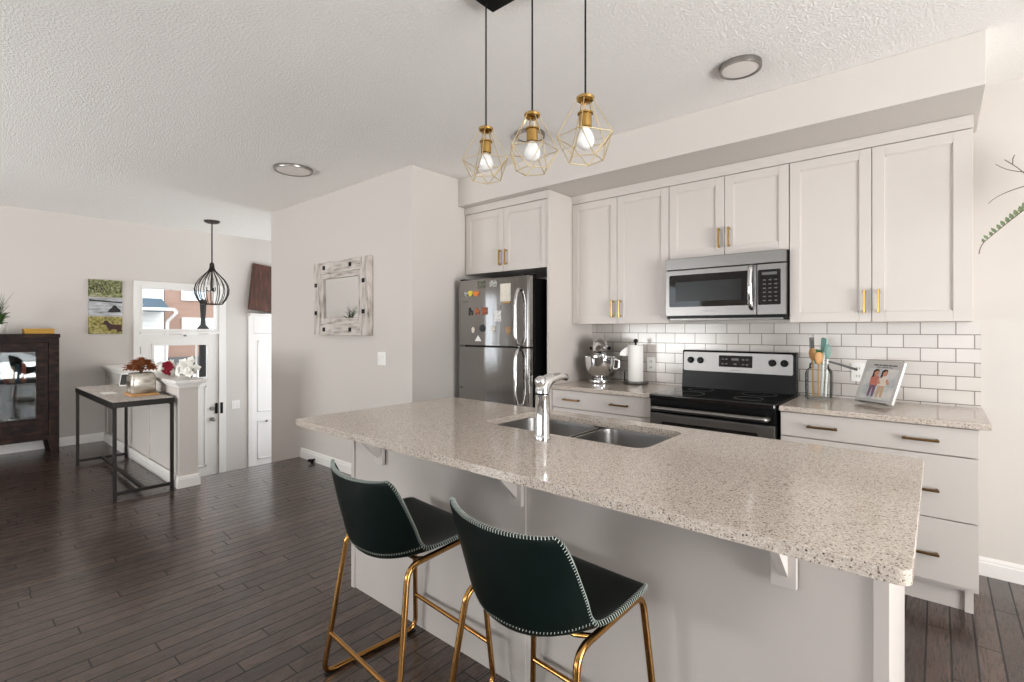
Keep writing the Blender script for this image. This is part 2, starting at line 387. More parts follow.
# ================================================================== STRUCTURE
CE = 2.74
WX, KY, MY = -7.83, 3.84, 2.59            # entry wall, kitchen wall, mirror wall
fl = MB()
fl.box(-5.2, 3.6, -3.2, KY, -.2, 0); fl.box(WX, -5.2, -3.2, 1.47, -.2, 0)
struct('floor', fl, M['floor'], smooth=False)
ef = MB(); ef.box(WX, -6.25, 1.47, 4.6, -.85, -.72); struct('floor_entry', ef, M['floor'], smooth=False)
struct('stairs', MB().box(-6.25, -5.93, 1.575, MY-.002, -.72, -.54, .01).box(-5.93, -5.56, 1.575, MY-.002, -.72, -.36, .01).box(-5.56, -5.205, 1.575, MY-.002, -.72, -.18, .01), M['stairs'])
struct('ceiling', MB().box(WX-.12, 3.72, -3.32, 4.7, CE, CE+.12), M['ceil'], smooth=False)
# entry wall with front door + transom opening, closet opening
DY0, DY1 = 1.741, 2.675
CY0, CY1 = 3.15, 3.95
wl = MB()
X0, X1 = WX-.12, WX
for y0, y1, z0, z1 in ((-3.32, -2.62, -.85, CE), (-1.95, DY0, -.85, CE), (-2.62, -1.95, -.85, .4), (-2.62, -1.95, 2.2, CE), (DY1, CY0, -.85, CE), (CY1, 4.7, -.85, CE), (DY0, DY1, 1.94, CE), (DY0, DY1, -.85, -.72), (CY0, CY1, 1.31, CE), (CY0, CY1, -.85, -.72)):
    wl.box(X0, X1, y0, y1, z0, z1)
struct('wall_left', wl, M['wall'], smooth=False)
struct('wall_kitchen', MB().box(-3.31, 3.72, KY, KY+.12, -.2, CE), M['wall'], smooth=False)
struct('wall_mirror_side', MB().box(-5.94, -3.31, MY, KY+.12, -.72, CE, .004), M['wall'])
ee = MB()
for q in ((WX, -7.7, -.85, CE), (-6.1, -5.94, -.85, CE), (-7.7, -6.1, -.85, -.1), (-7.7, -6.1, 1.9, CE)): ee.box(q[0], q[1], 4.6, 4.7, q[2], q[3])
struct('wall_entry_end', ee, M['wall'], smooth=False)
# right wall with patio door opening, rear wall with two windows
PY0, PY1 = -.4, 2.2
wr = MB()
wr.box(3.6, 3.72, -3.32, PY0, -.2, CE).box(3.6, 3.72, PY1, KY, -.2, CE).box(3.6, 3.72, PY0, PY1, 2.42, CE).box(3.6, 3.72, PY0, PY1, -.2, .04)
struct('wall_right', wr, M['wall'], smooth=False)
RW = ((-1.9, .7, .65, 2.25), (-6.0, -3.6, .6, 2.3))
rb = MB(); rb.box(WX, 3.6, -3.32, -3.2, -.2, .6).box(WX, 3.6, -3.32, -3.2, 2.3, CE)
rb.box(WX, -6.0, -3.32, -3.2, .6, 2.3).box(-3.6, -1.9, -3.32, -3.2, .6, 2.3).box(.7, 3.6, -3.32, -3.2, .6, 2.3)
rb.box(-1.9, .7, -3.32, -3.2, .6, .65).box(-1.9, .7, -3.32, -3.2, 2.25, 2.3)
struct('wall_rear', rb, M['wall'], smooth=False)
# soffit above the cabinets
struct('wall_soffit', MB().box(-3.308, .165, 3.11, KY-.001, 2.49, CE-.001, .003), M['wall'])
# windows out of the frame
def window(name, x0, x1, y, z0, z1):
    f = MB(); t = .05
    f.box(x0, x1, y, y+.08, z0, z0+t).box(x0, x1, y, y+.08, z1-t, z1).box(x0, x0+t, y, y+.08, z0+t, z1-t).box(x1-t, x1, y, y+.08, z0+t, z1-t)
    f.box((x0+x1)/2-.025, (x0+x1)/2+.025, y, y+.08, z0+t, z1-t)
    o = struct(name, f, M['trim']); MB().box(x0+t, x1-t, y+.035, y+.041, z0+t, z1-t).build('pane', M['wglass'], o)
for i, (x0, x1, z0, z1) in enumerate(RW): window('window_%d' % (i+2), x0+.002, x1-.002, -3.31, z0+.002, z1-.002)
window('window_4', -7.698, -6.102, 4.61, -.098, 1.898)  # unseen window added so the entry fill can light the closet side
f = MB(); t = .05; xa, xb, ya, yb_, za, zb = WX-.11, WX-.03, -2.618, -1.952, .402, 2.198
f.box(xa, xb, ya, yb_, za, za+t).box(xa, xb, ya, yb_, zb-t, zb).box(xa, xb, ya, ya+t, za+t, zb-t).box(xa, xb, yb_-t, yb_, za+t, zb-t)
o = struct('window_5', f, M['trim']); MB().box(xa+.03, xa+.036, ya+t, yb_-t, za+t, zb-t).build('pane', M['wglass'], o)
pf = MB(); t = .06
y0, y1, z0, z1 = PY0+.002, PY1-.002, .042, 2.418
pf.box(3.62, 3.7, y0, y1, z0, z0+t).box(3.62, 3.7, y0, y1, z1-t, z1)
for yy in (y0, (y0+y1)/2-.03, y1-t): pf.box(3.62, 3.7, yy, yy+t, z0+t, z1-t)
o = struct('door_3', pf, M['trim']); MB().box(3.657, 3.663, y0+t, y1-t, z0+t, z1-t).build('pane', M['wglass'], o)
# baseboards
def bb_prof(y, d, z0=0, h=.102):      # profile in (y,z), d = direction into the room
    return [(y, z0), (y+d*.016, z0), (y+d*.016, z0+h*.7), (y+d*.012, z0+h*.74), (y+d*.012, z0+h*.86), (y+d*.006, z0+h), (y, z0+h)]
struct('baseboard_kitchen', MB().prism(bb_prof(KY-.001, -1), 'x', .168, 3.6), M['trim'], smooth=False)
struct('baseboard_mirror', MB().prism(bb_prof(MY-.001, -1), 'x', -5.2, -3.31), M['trim'], smooth=False)
b2 = MB(); b2.prism([(WX+.001+abs(p[0]), p[1]) for p in bb_prof(0, 1)], 'y', -3.2, 1.385); struct('baseboard_left', b2, M['trim'], smooth=False)
struct('trim_landing', MB().box(-5.235, -5.201, 1.575, MY-.002, -.03, -.001, .008), M['floor'])
# pony wall with moulded cap
PX = -4.985; P0, P1 = 1.405, 1.535
pw = MB(); pw.box(WX+.001, PX, P0, P1, -.85, .865)
for xa, xb in ((-7.7, -6.9), (-6.72, -5.92), (-5.74, -5.06)):
    pass
pw.box(WX+.02, PX, P0-.014, P0, .80, .865).box(-5.09, PX, P0-.014, P0, .1, .80).box(-6.02, -5.92, P0-.014, P0, .1, .80).box(-6.95, -6.85, P0-.014, P0, .1, .80).box(-7.81, -7.73, P0-.014, P0, .1, .80)
struct('wall_pony', pw, M['wall'], smooth=False)
cp = MB(); cp.box(WX+.002, PX+.045, P0-.055, P1+.055, .905, .935, .006)
for k in range(4): cp.box(WX+.002, PX+.006+.008*k, P0-.016-.008*k, P1+.006+.008*k, .866+.0097*k, .866+.0097*(k+1))
struct('trim_pony_cap', cp, M['trim'])
pb = MB(); pb.prism(bb_prof(P0-.015, -1), 'x', WX+.02, PX+.016); pb.prism([(PX+.001+p[0], p[1]) for p in bb_prof(0, 1)], 'y', P0-.03, P1+.012); pb.prism(bb_prof(P1+.001, 1), 'x', -5.19, PX+.016)
struct('baseboard_pony', pb, M['trim'], smooth=False)
# ---------------- front door (door_1) and transom (window_1), casing (trim_1)
tr = MB()
tr.box(WX, WX+.02, 1.675, 1.743, -.72, 1.99, .004).box(WX, WX+.02, 2.673, 2.765, -.72, 1.99, .004).box(WX, WX+.022, 1.675, 2.765, 1.935, 2.0, .004)
tr.box(WX-.06, WX+.03, 1.745, 2.671, 1.31, 1.345, .004)
struct('trim_1', tr, M['trim'])
wf = MB(); t = .03; a, b, z0, z1 = DY0+.003, DY1-.003, 1.347, 1.936
wf.box(WX-.1, WX+.006, a, b, z0, z0+t).box(WX-.1, WX+.006, a, b, z1-t, z1).box(WX-.1, WX+.006, a, a+t, z0+t, z1-t).box(WX-.1, WX+.006, b-t, b, z0+t, z1-t)
wn = struct('window_1', wf, M['trim']); MB().box(WX-.05, WX-.044, a+t, b-t, z0+t, z1-t).build('pane', M['wglass'], wn)
DX = WX-.012                              # door face
d = MB(); a, b, z0, z1 = DY0+.006, DY1-.006, -.714, 1.305
GY0, GY1, GZ0, GZ1 = 1.905, 2.53, .70, 1.155
d.box(DX-.045, DX, a, GY0, z0, z1).box(DX-.045, DX, GY1, b, z0, z1).box(DX-.045, DX, GY0, GY1, GZ1, z1).box(DX-.045, DX, GY0, GY1, z0, GZ0)
for ya, yb in ((1.90, 2.17), (2.25, 2.52)):       # raised panel mouldings
    za, zb = -.56, .58
    for q in ((ya, ya+.025, za, zb), (yb-.025, yb, za, zb), (ya, yb, za, za+.025), (ya, yb, zb-.025, zb)): d.box(DX, DX+.008, *q, .003)
    d.box(DX, DX+.005, ya+.06, yb-.06, za+.06, zb-.06, .004)
for q in ((GY0-.03, GY0, GZ0-.03, GZ1+.03), (GY1, GY1+.03, GZ0-.03, GZ1+.03), (GY0, GY1, GZ0-.03, GZ0), (GY0, GY1, GZ1, GZ1+.03)): d.box(DX, DX+.012, *q, .003)
door = struct('door_1', d, M['trim'])
pn = MB(); pn.box(DX-.026, DX-.02, GY0, GY1, GZ0, GZ1); pn.build('pane', M['wglass'], door)
mu = MB()
for yy in (2.03, 2.40): mu.box(DX-.03, DX-.004, yy-.009, yy+.009, GZ0, GZ1)
mu.build('muntin', M['trim'], door)
MB().box(DX, DX+.022, 2.628, 2.66, .17, .32, .005).build('lock_keypad', M['black'], door)
MB().cyl((DX, 2.588, .245), (DX+.025, 2.588, .245), .028).build('deadbolt', M['nickel'], door)
MB().cyl((DX, 2.592, .095), (DX+.012, 2.592, .095), .03).cyl((DX+.012, 2.592, .095), (DX+.045, 2.592, .095), .011).ball((DX+.06, 2.592, .095), .028).build('knob', M['nickel'], door)
for zz in (-.55, .3, 1.05): MB().cyl((DX+.006, a+.004, zz), (DX+.006, a+.004, zz+.1), .008).build('hinge', M['nickel'], door)
MB().box(DX+.001, DX+.02, 2.24, 2.27, 1.275, 1.3, .003).build('closer_tab', M['nickel'], door)
tag(MB().box(WX+.001, WX+.022, 2.685, 2.725, .165, .325, .004).build('lock_strike', M['black']), 'black smart lock box on the casing right of the front door', 'lock')
# closet door with header box
cj = MB(); cj.box(WX, WX+.02, 3.07, 3.148, -.72, 1.575, .004).box(WX, WX+.02, 3.952, 4.03, -.72, 1.575, .004).box(WX, WX+.02, 3.148, 3.952, 1.312, 1.575, .004)
cj.box(WX, WX+.12, 3.06, 4.04, 1.58, 1.61, .006).box(WX, WX+.06, 3.065, 4.035, 1.56, 1.58, .004)
struct('trim_2', cj, M['trim'])
cd = MB(); cd.box(WX-.05, WX-.012, CY0+.004, CY1-.004, -.714, 1.307)
for ya, yb in ((3.215, 3.53), (3.58, 3.89)):
    for za, zb in ((-.6, -.02), (.12, 1.2)):
        for q in ((ya, ya+.02, za, zb), (yb-.02, yb, za, zb), (ya, yb, za, za+.02), (ya, yb, zb-.02, zb)): cd.box(WX-.012, WX-.004, *q, .003)
door2 = struct('door_2', cd, M['trim'])
MB().cyl((WX-.012, 3.34, -.03), (WX+.01, 3.34, -.03), .008).ball((WX+.02, 3.34, -.03), .018).build('knob', M['nickel'], door2)

# ---------------- outside
struct('ground_street', MB().box(-45, WX-.13, -20, 40, -1.0, -.9), M['concrete'], smooth=False)
hs = thing('house', (-18.4, 6, -.9), 'brown sided neighbour house with white windows outside the front door', 'house')
MB().box(-24, -18, 4.64, 16, -.9, 6.5).build('wall', M['tan'], hs, smooth=False)
def hwin(y0, y1, z0, z1):
    f = MB(); f.box(-18.0, -17.94, y0, y1, z0, z1, .01)
    o = f.build('window_frame', M['white'], hs); MB().box(-17.938, -17.93, y0+.07, y1-.07, z0+.07, z1-.07).build('pane', mat('far_pane', (196, 206, 212), .1), o)
hwin(5.07, 5.75, 2.27, 3.2); hwin(5.95, 6.75, 2.27, 3.2)
g = MB(); g.box(-18, -17.93, 5.08, 6.2, 1.15, 1.73, .01); g.build('garage_window', M['white'], hs)
MB().box(-18, -17.9, 4.66, 6.3, .22, .5).build('dark_band', M['grey'], hs); MB().box(-18, -17.92, 4.66, 9, -.2, .2).build('pale_band', M['wsid'], hs)
MB().box(-18, -17.9, 4.87, 4.97, 1.84, 1.93, .02).build('wall_lamp', M['white'], hs)
h2 = thing('townhouse', (-18.4, 3, -.9), 'white sided townhouse with slate blue porch roof seen through transom', 'house')
MB().box(-24, -18, -4, 4.62, -.9, 6.5).build('wall', M['wsid'], h2, smooth=False)
MB().prism([(-18, 2.3), (-17.2, 1.98), (-17.2, 1.9), (-18, 1.9)], 'y', 1, 4.56).build('porch_roof', M['roof'], h2, smooth=False)
MB().tube(arc_pts([(-17.15, 1, 1.95), (-17.15, 4.66, 1.95), (-17.15, 4.72, 1.85), (-17.8, 4.66, 1.6), (-17.85, 4.6, -.8)], .08), .045).build('gutter', M['white'], h2)
MB().lathe([(0, 0), (.11, 0), (.1, 2.1), (.15, 2.15), (.15, 2.3), (.07, 2.4), (.06, 2.55), (.085, 3.0), (.1, 3.1), (.03, 3.14), (0, 3.14)], (-16.2, 5.12, -.9), 16).build('lamp_column', M['iron'], label='dark tapered outdoor column beyond the transom glass', cat='column')

# ================================================================== KITCHEN
CT = .935                                  # worktop height
def shaker(par, x0, x1, z0, z1, y, m, name='door', rail=.058, right=None):
    """shaker front, face at y looking towards -y"""
    d = MB(); T = .02; xe = x1
    if right: x1 = x1-right+rail
    d.box(x0+rail-.002, x1-rail+.002, y+.009, y+T, z0+rail-.002, z1-rail+.002)
    d.box(x0, x0+rail, y, y+T, z0, z1, .0015, seg=1).box(x1-rail, xe, y, y+T, z0, z1, .0015, seg=1)
    d.box(x0+rail, x1-rail, y, y+T, z1-rail, z1, .0015, seg=1).box(x0+rail, x1-rail, y, y+T, z0, z0+rail, .0015, seg=1)
    for (xa, xb, za, zb) in ((x0+rail, x0+rail+.006, z0+rail, z1-rail), (x1-rail-.006, x1-rail, z0+rail, z1-rail), (x0+rail, x1-rail, z0+rail, z0+rail+.006), (x0+rail, x1-rail, z1-rail-.006, z1-rail)):
        d.box(xa, xb, y+.005, y+.01, za, zb)
    return d.build(name, m, par)
def pull(par, x, z, y, L=.135, vert=True, m=None, label='brass bar handle'):
    p = MB()
    if vert:
        p.box(x-.006, x+.006, y-.034, y-.022, z, z+L, .002); p.box(x-.006, x+.006, y-.023, y, z+.004, z+.016, .001); p.box(x-.006, x+.006, y-.023, y, z+L-.016, z+L-.004, .001)
    else:
        p.box(x-L/2, x+L/2, y-.034, y-.022, z-.006, z+.006, .002); p.box(x-L/2+.004, x-L/2+.016, y-.023, y, z-.006, z+.006, .001); p.box(x+L/2-.016, x+L/2-.004, y-.023, y, z-.006, z+.006, .001)
    o = p.build('handle', m or M['brass'], par); o['label'] = label; return o
def upper(x0, xm, x1, z0, z1, y, label):
    r = thing('upper_cabinet', ((x0+x1)/2, y+.15, z0), label, 'cabinet')
    b = MB(); b.box(x0+.001, x1-.001, y+.021, KY-.002, z0+.001, z1+.06); b.build('body', M['cab'], r, smooth=False)
    for xa, xb, s in ((x0, xm, 1), (xm, x1, 0)):
        dr = shaker(r, xa+.002, xb-.002, z0, z1, y, M['cab'], right=.078 if xb == .140 else None)
        pull(dr, xb-.033 if s else xa+.033, z0+.05, y)
    return r
UY = 3.51
upper(-3.300, -2.832, -2.368, 1.875, 2.42, 3.195, 'short white two-door cabinet above the refrigerator')
upper(-2.342, -1.920, -1.497, 1.42, 2.42, UY, 'tall white two-door wall cabinet left of the microwave')
upper(-1.495, -1.104, -.712, 1.882, 2.42, UY, 'short white two-door wall cabinet above the microwave')
rc = upper(-.710, -.289, .140, 1.42, 2.42, UY, 'tall white two-door wall cabinet right of the microwave, over the cookbook')
tag(MB().box(-2.366, -2.344, 3.188, KY-.002, 0, 2.487, .0015).build('cabinet_panel', M['cab']), 'tall white side panel between refrigerator and stand mixer counter', 'panel')
fz = MB(); fz.box(-2.343, .140, UY-.002, UY+.019, 2.424, 2.487, .002).box(-3.305, -2.367, 3.188, 3.212, 2.424, 2.487, .002)
fz.prism([(UY-.002, 2.455), (UY-.018, 2.487), (UY-.002, 2.487)], 'x', -2.343, .140)
struct('trim_3', fz, M['cab'])
# backsplash
struct('wall_backsplash', MB().box(-2.343, .183, KY-.012, KY-.001, .90, 1.419), M['tile'], smooth=False)
# base cabinets
BY = 3.222                                 # drawer face plane
def base(x0, x1, label, rows, toe_r, wide_pulls):
    r = thing('base_cabinet', ((x0+x1)/2, 3.5, 0), label, 'cabinet')
    b = MB(); b.box(x0+.001, x1-.001, BY+.021, KY-.014, .115, CT-.031); b.box(x0+.001, x1-toe_r, BY+.07, KY-.02, 0, .116); b.build('body', M['cab'], r, smooth=False)
    if toe_r: MB().box(x1-toe_r-.02, x1-toe_r+.012, BY+.055, KY-.02, 0, .114).build('toe_end', M['cab'], r)
    for z0, z1 in rows:
        d = MB().box(x0+.003, x1-.002, BY, BY+.02, z0, z1, .0015).build('drawer', M['cab'], r)
        zh = z1-.068 if z1 > .8 else z1-.172
        for xc in wide_pulls: pull(d, xc, zh, BY, .145, False, M['dbrass'], 'dark brass bar handle')
    return r
base(-2.342, -1.502, 'white drawer cabinet left of the stove under the mixer', ((.764, .898), (.45, .758), (.136, .444)), 0, (-2.15, -1.74))
base(-.700, .149, 'white three-drawer cabinet right of the stove at the counter end', ((.764, .898), (.45, .758), (.136, .444)), .03, (-.488, -.067))
def counter(x0, x1, label):
    p = [(x0, KY-.013), (x0, 3.195), (x1, 3.195), (x1, KY-.013)]
    tag(MB().prism(p, 'z', CT-.03, CT, bev=.004).build('countertop', M['quartz']), label, 'countertop')
counter(-2.341, -1.500, 'speckled quartz worktop left of the stove')
counter(-.701, .190, 'speckled quartz worktop right of the stove')

# ---------------- island
IT = .93; IX0, IX1, IY0, IY1 = -2.44, -.036, 1.175, 2.235
BX0, BX1, BYF, BYB = -2.386, -.088, 1.467, 2.195
isl = thing('kitchen_island', (-1.23, 1.8, 0), 'white kitchen island cabinet under the speckled quartz top', 'island')
b = MB(); T = .02; zt = IT-.031
b.box(BX0, BX1, BYF+.004, BYF+T, 0, zt).box(BX0, BX0+T, BYF+T, BYB, 0, zt).box(BX1-T, BX1, BYF+T, BYB, 0, zt).box(BX0+T, BX1-T, BYB-T, BYB, .1, zt).box(BX0+T, BX1-T, BYF+T, BYB-T, .08, .1)
b.build('body', M['panel'], isl, smooth=False)
MB().box(BX1-.03, BX1+.002, BYF-.006, BYF+.006, 0, zt, .002).build('end_stile', M['panel'], isl)
MB().box(BX0-.002, BX0+.025, BYF-.006, BYF+.006, 0, zt, .002).build('end_stile', M['panel'], isl)
MB().box(-1.262, -1.188, BYF-.003, BYF+.004, 0, zt, .001).build('batten', M['panel'], isl)
for xc in (-2.115, -1.225, -.307):
    k = MB(); k.box(xc-.031, xc+.031, BYF-.022, BYF-.003, .705, zt, .003)
    y0 = BYF-.022
    k.prism([(y0, .735), (y0, zt), (y0-.15, zt), (y0-.15, zt-.015)], 'x', xc-.011, xc+.011)
    k.build('bracket', M['cab'], isl)
# top with sink cut-out
SX0, SX1, SY0, SY1 = -1.68, -.835, 1.725, 2.135
def plate_with_hole(outer, hole, z0, z1):
    bm = bmesh.new()
    vo = [bm.verts.new((x, y, z1)) for x, y in outer]; vh = [bm.verts.new((x, y, z1)) for x, y in hole]
    eo = [bm.edges.new((vo[i], vo[(i+1) % len(vo)])) for i in range(len(vo))]; eh = [bm.edges.new((vh[i], vh[(i+1) % len(vh)])) for i in range(len(vh))]
    r = bmesh.ops.triangle_fill(bm, edges=eo+eh, use_beauty=True)
    # drop triangles filling the hole
    hx0, hx1 = min(p[0] for p in hole), max(p[0] for p in hole); hy0, hy1 = min(p[1] for p in hole), max(p[1] for p in hole)
    hs_ = set(vh)
    kill = [f for f in bm.faces if all(v in hs_ for v in f.verts)]
    bmesh.ops.delete(bm, geom=kill, context='FACES_ONLY')
    top = bm.faces[:]
    ex = bmesh.ops.extrude_face_region(bm, geom=top); vv = [e for e in ex['geom'] if isinstance(e, bmesh.types.BMVert)]
    bmesh.ops.translate(bm, verts=vv, vec=(0, 0, z0-z1))
    bmesh.ops.recalc_face_normals(bm, faces=bm.faces[:])
    return bm
mb = MB(); mb.bm = plate_with_hole(rrect(IX0, IX1, IY0, IY1, .025), rrect(SX0, SX1, SY0, SY1, .06), IT-.03, IT)
top = tag(mb.build('island_countertop', M['quartz'], angle=30), 'large speckled quartz top of the kitchen island', 'countertop')
bv = top.modifiers.new('edge', 'BEVEL'); bv.width = .004; bv.segments = 2; bv.limit_method = 'ANGLE'; bv.angle_limit = math.radians(50)
# sink: two undermount bowls
sk = thing('sink', ((SX0+SX1)/2, (SY0+SY1)/2, IT-.231), 'stainless steel double-bowl sink set under the island top', 'sink')
def bowl(x0, x1, y0, y1):
    m = MB(); zt = IT-.0315; lv = []
    for z, ins, r in ((zt, -.012, .07), (zt, 0, .06), (zt-.02, .003, .06), (zt-.16, .012, .06), (zt-.185, .03, .05), (zt-.19, .06, .04)):
        lv.append([(x, y, z) for x, y in rrect(x0+ins, x1-ins, y0+ins, y1-ins, r)])
    n = len(lv[0]); V = [p for l_ in lv for p in l_]; F = []
    for i in range(len(lv)-1):
        for k in range(n): F.append((i*n+k, i*n+(k+1) % n, (i+1)*n+(k+1) % n, (i+1)*n+k))
    F.append(tuple((len(lv)-1)*n+k for k in range(n)))
    m._add(V, F); o = m.build('bowl', M['steel'], sk)
    s = o.modifiers.new('wall', 'SOLIDIFY'); s.thickness = .0015; s.offset = -1
    cx, cy = (x0+x1)/2, (y0+y1)/2
    MB().lathe([(.0, 0), (.04, 0), (.042, .002), (.03, .003), (0, .003)], (cx, cy, zt-.1895), 24).build('drain', M['chrome'], o)
bowl(SX0+.004, -1.257, SY0-.003, SY1+.003); bowl(-1.217, SX1-.004, SY0-.003, SY1+.003)
# faucet
fx, fy = -1.225, 1.62
fa = thing('faucet', (fx, fy, IT), 'chrome single-lever faucet standing in front of the island sink', 'faucet')
MB().lathe([(0, 0), (.034, 0), (.034, .012), (.031, .018), (.03, .02), (.029, .178), (.0295, .18), (.0295, .182), (0, .182)], (fx, fy, IT+.0005), 32).build('body', M['chrome'], fa)
MB().lathe([(0, .183), (.024, .183), (.024, .187), (0, .187)], (fx, fy, IT), 32).build('collar', M['black'], fa)
h = MB(); S = 22
sp = [(fx, fy, IT+.187), (fx, fy+.002, IT+.205), (fx, fy+.012, IT+.222), (fx+.002, fy+.035, IT+.238), (fx+.004, fy+.06, IT+.243), (fx+.006, fy+.09, IT+.247), (fx+.008, fy+.12, IT+.249), (fx+.009, fy+.145, IT+.245), (fx+.009, fy+.158, IT+.239)]
h.tube(sp, [.029, .030, .029, .026, .022, .019, .017, .016, .014], S); h.build('spout', M['chrome'], fa)
MB().lathe([(0, -.03), (.018, -.026), (.024, -.008), (.024, .01), (.019, .02), (.008, .026), (0, .027)], (fx-.002, fy-.008, IT+.232), 24, rot=Matrix.Rotation(math.radians(25), 3, 'X')).build('handle', M['chrome'], fa)

# ---------------- refrigerator
FX0, FX1, FY = -3.222, -2.425, 3.03
fr = thing('refrigerator', ((FX0+FX1)/2, 3.4, 0), 'stainless steel top-freezer refrigerator covered in magnets', 'refrigerator')
MB().box(FX0+.004, FX1-.004, FY+.075, KY-.03, .02, 1.785, .006).build('body', M['black'], fr)
MB().box(FX0+.01, FX1-.01, FY+.06, FY+.074, .0, .09).build('kick_plate', M['black'], fr)
def fdoor(z0, z1, nm):
    p = rrect(FX0, FX1, FY, FY+.068, .018, 4)
    return MB().prism(p, 'z', z0, z1, bev=.003, seg=1).build(nm, M['fsteel'], fr)
ft = fdoor(1.238, 1.80, 'freezer_door'); fb = fdoor(.10, 1.226, 'door')
hx = -2.515
MB().tube(arc_pts([(hx, FY-.002, 1.70), (hx, FY-.03, 1.685), (hx, FY-.06, 1.60), (hx, FY-.055, 1.30), (hx, FY-.03, 1.25), (hx, FY-.002, 1.245)], .05), .0135, 12).build('handle', M['chrome'], ft)
MB().tube(arc_pts([(hx, FY-.002, 1.219), (hx, FY-.03, 1.21), (hx, FY-.055, 1.16), (hx, FY-.06, .86), (hx, FY-.03, .775), (hx, FY-.002, .765)], .05), .0135, 12).build('handle', M['chrome'], fb)
MB().box(FX0+.03, FX0+.055, FY-.0015, FY+.001, .86, .875).build('badge', M['dsteel'], fb)
for xx in (FX0+.04, FX1-.04): MB().box(xx-.03, xx+.03, FY+.01, FY+.11, 1.801, 1.815, .004).build('hinge_cover', M['black'], fr)
# magnets: px in the 9.74x crop -> place on the door plane
def mag(cx, cz, w_, h_, m, label, shape='rect', cat='magnet', group=None):
    k = MB(); y1 = FY-.0006; y0 = y1-.005
    if shape == 'rect': k.box(cx-w_/2, cx+w_/2, y0, y1, cz-h_/2, cz+h_/2, .001, seg=1)
    elif shape == 'round': k.prism([(cx+w_/2*math.cos(a*PI/8), cz+h_/2*math.sin(a*PI/8)) for a in range(16)], 'y', y0, y1)
    elif shape == 'tri': k.prism([(cx-w_/2, cz-h_/2), (cx+w_/2, cz-h_/2), (cx, cz+h_/2)], 'y', y0, y1)
    elif shape == 'blob':
        k.prism([(cx+w_/2*math.cos(a*PI/8)*(1+.25*math.sin(3*a*PI/8)), cz+h_/2*math.sin(a*PI/8)*(1+.2*math.cos(2*a*PI/8))) for a in range(16)], 'y', y0, y1)
    elif shape == 'dog':
        k.prism([(cx-w_/2, cz-h_/2), (cx-w_*.25, cz-h_/2), (cx-w_*.2, cz-h_*.1), (cx+w_*.2, cz-h_*.1), (cx+w_*.25, cz-h_/2), (cx+w_/2, cz-h_/2), (cx+w_/2, cz+h_*.1), (cx, cz+h_*.15), (cx-w_*.1, cz+h_/2), (cx-w_*.5, cz+h_*.4)], 'y', y0, y1)
    return tag(k.build('fridge_magnet' if cat == 'magnet' else 'note_paper', m), label, cat, group)
mp_ = lambda n, a, b: ramp_mat(n, [(.38, a), (.62, b)], 90, .5)
mag(-2.94, 1.755, .085, .065, mp_('photo_dark', (40, 44, 38), (120, 118, 100)), 'dark square photo magnet at the top of the freezer door')
mag(-2.80, 1.755, .082, .052, mp_('photo_grey', (90, 92, 92), (196, 196, 190)), 'grey photo magnet beside the dark photo at the freezer top')
mag(-3.12, 1.68, .04, .055, mp_('magnet_bw', (20, 20, 24), (190, 190, 190)), 'black and white magnet at the left end of the fruit row', 'blob')
mag(-3.068, 1.685, .05, .058, mat('magnet_yellow', (206, 190, 52), .5, var=.3, scale=60), 'yellow blob magnet in the colourful row at upper left', 'blob')
mag(-3.00, 1.68, .07, .055, mp_('magnet_orange', (190, 60, 34), (226, 150, 50)), 'orange and red magnet in the colourful row at upper left', 'blob')
mag(-3.135, 1.615, .065, .008, M['dsteel'], 'thin grey strip magnet under the colourful row')
mag(-3.065, 1.53, .045, .068, mat('magnet_black', (30, 24, 24), .5), 'black dog-shaped magnet in the middle row', 'dog')
mag(-2.985, 1.53, .05, .06, mp_('magnet_rust', (60, 34, 26), (210, 110, 50)), 'rust coloured animal magnet in the middle row', 'dog')
mag(-2.90, 1.53, .065, .062, mp_('magnet_brown', (50, 34, 30), (190, 100, 60)), 'square brown and orange magnet ending the middle row')
mag(-2.665, 1.675, .11, .145, mp_('note_speckle', (214, 206, 190), (232, 226, 214)), 'large cream note paper near the freezer handle', 'rect', 'note')
mag(-2.655, 1.594, .075, .014, mat('magnet_tan', (196, 150, 84), .5), 'small tan strip magnet holding the bottom of the cream note')
mag(-2.735, 1.56, .035, .03, M['nickel'], 'grey clip magnet above the small white note')
mag(-2.752, 1.485, .08, .09, mp_('note_white', (196, 190, 190), (240, 238, 236)), 'small white note paper below the cream note', 'rect', 'note')
mag(-3.035, 1.37, .035, .05, mat('magnet_cream', (206, 196, 184), .5), 'pale round magnet at the left of the lower row', 'round')
mag(-2.925, 1.385, .065, .062, mat('magnet_night', (28, 26, 26), .5, var=.5, scale=80), 'black round magnet in the lower row', 'round')
mag(-2.80, 1.375, .045, .07, mp_('magnet_white', (180, 160, 140), (244, 242, 238)), 'white figure magnet in the lower row', 'blob')
mag(-2.635, 1.365, .055, .085, mp_('magnet_umber', (110, 80, 56), (186, 150, 110)), 'brown figure magnet at the right of the lower row', 'blob')
mag(-2.975, 1.30, .075, .05, M['white'], 'white triangular magnet lowest on the freezer door', 'tri')

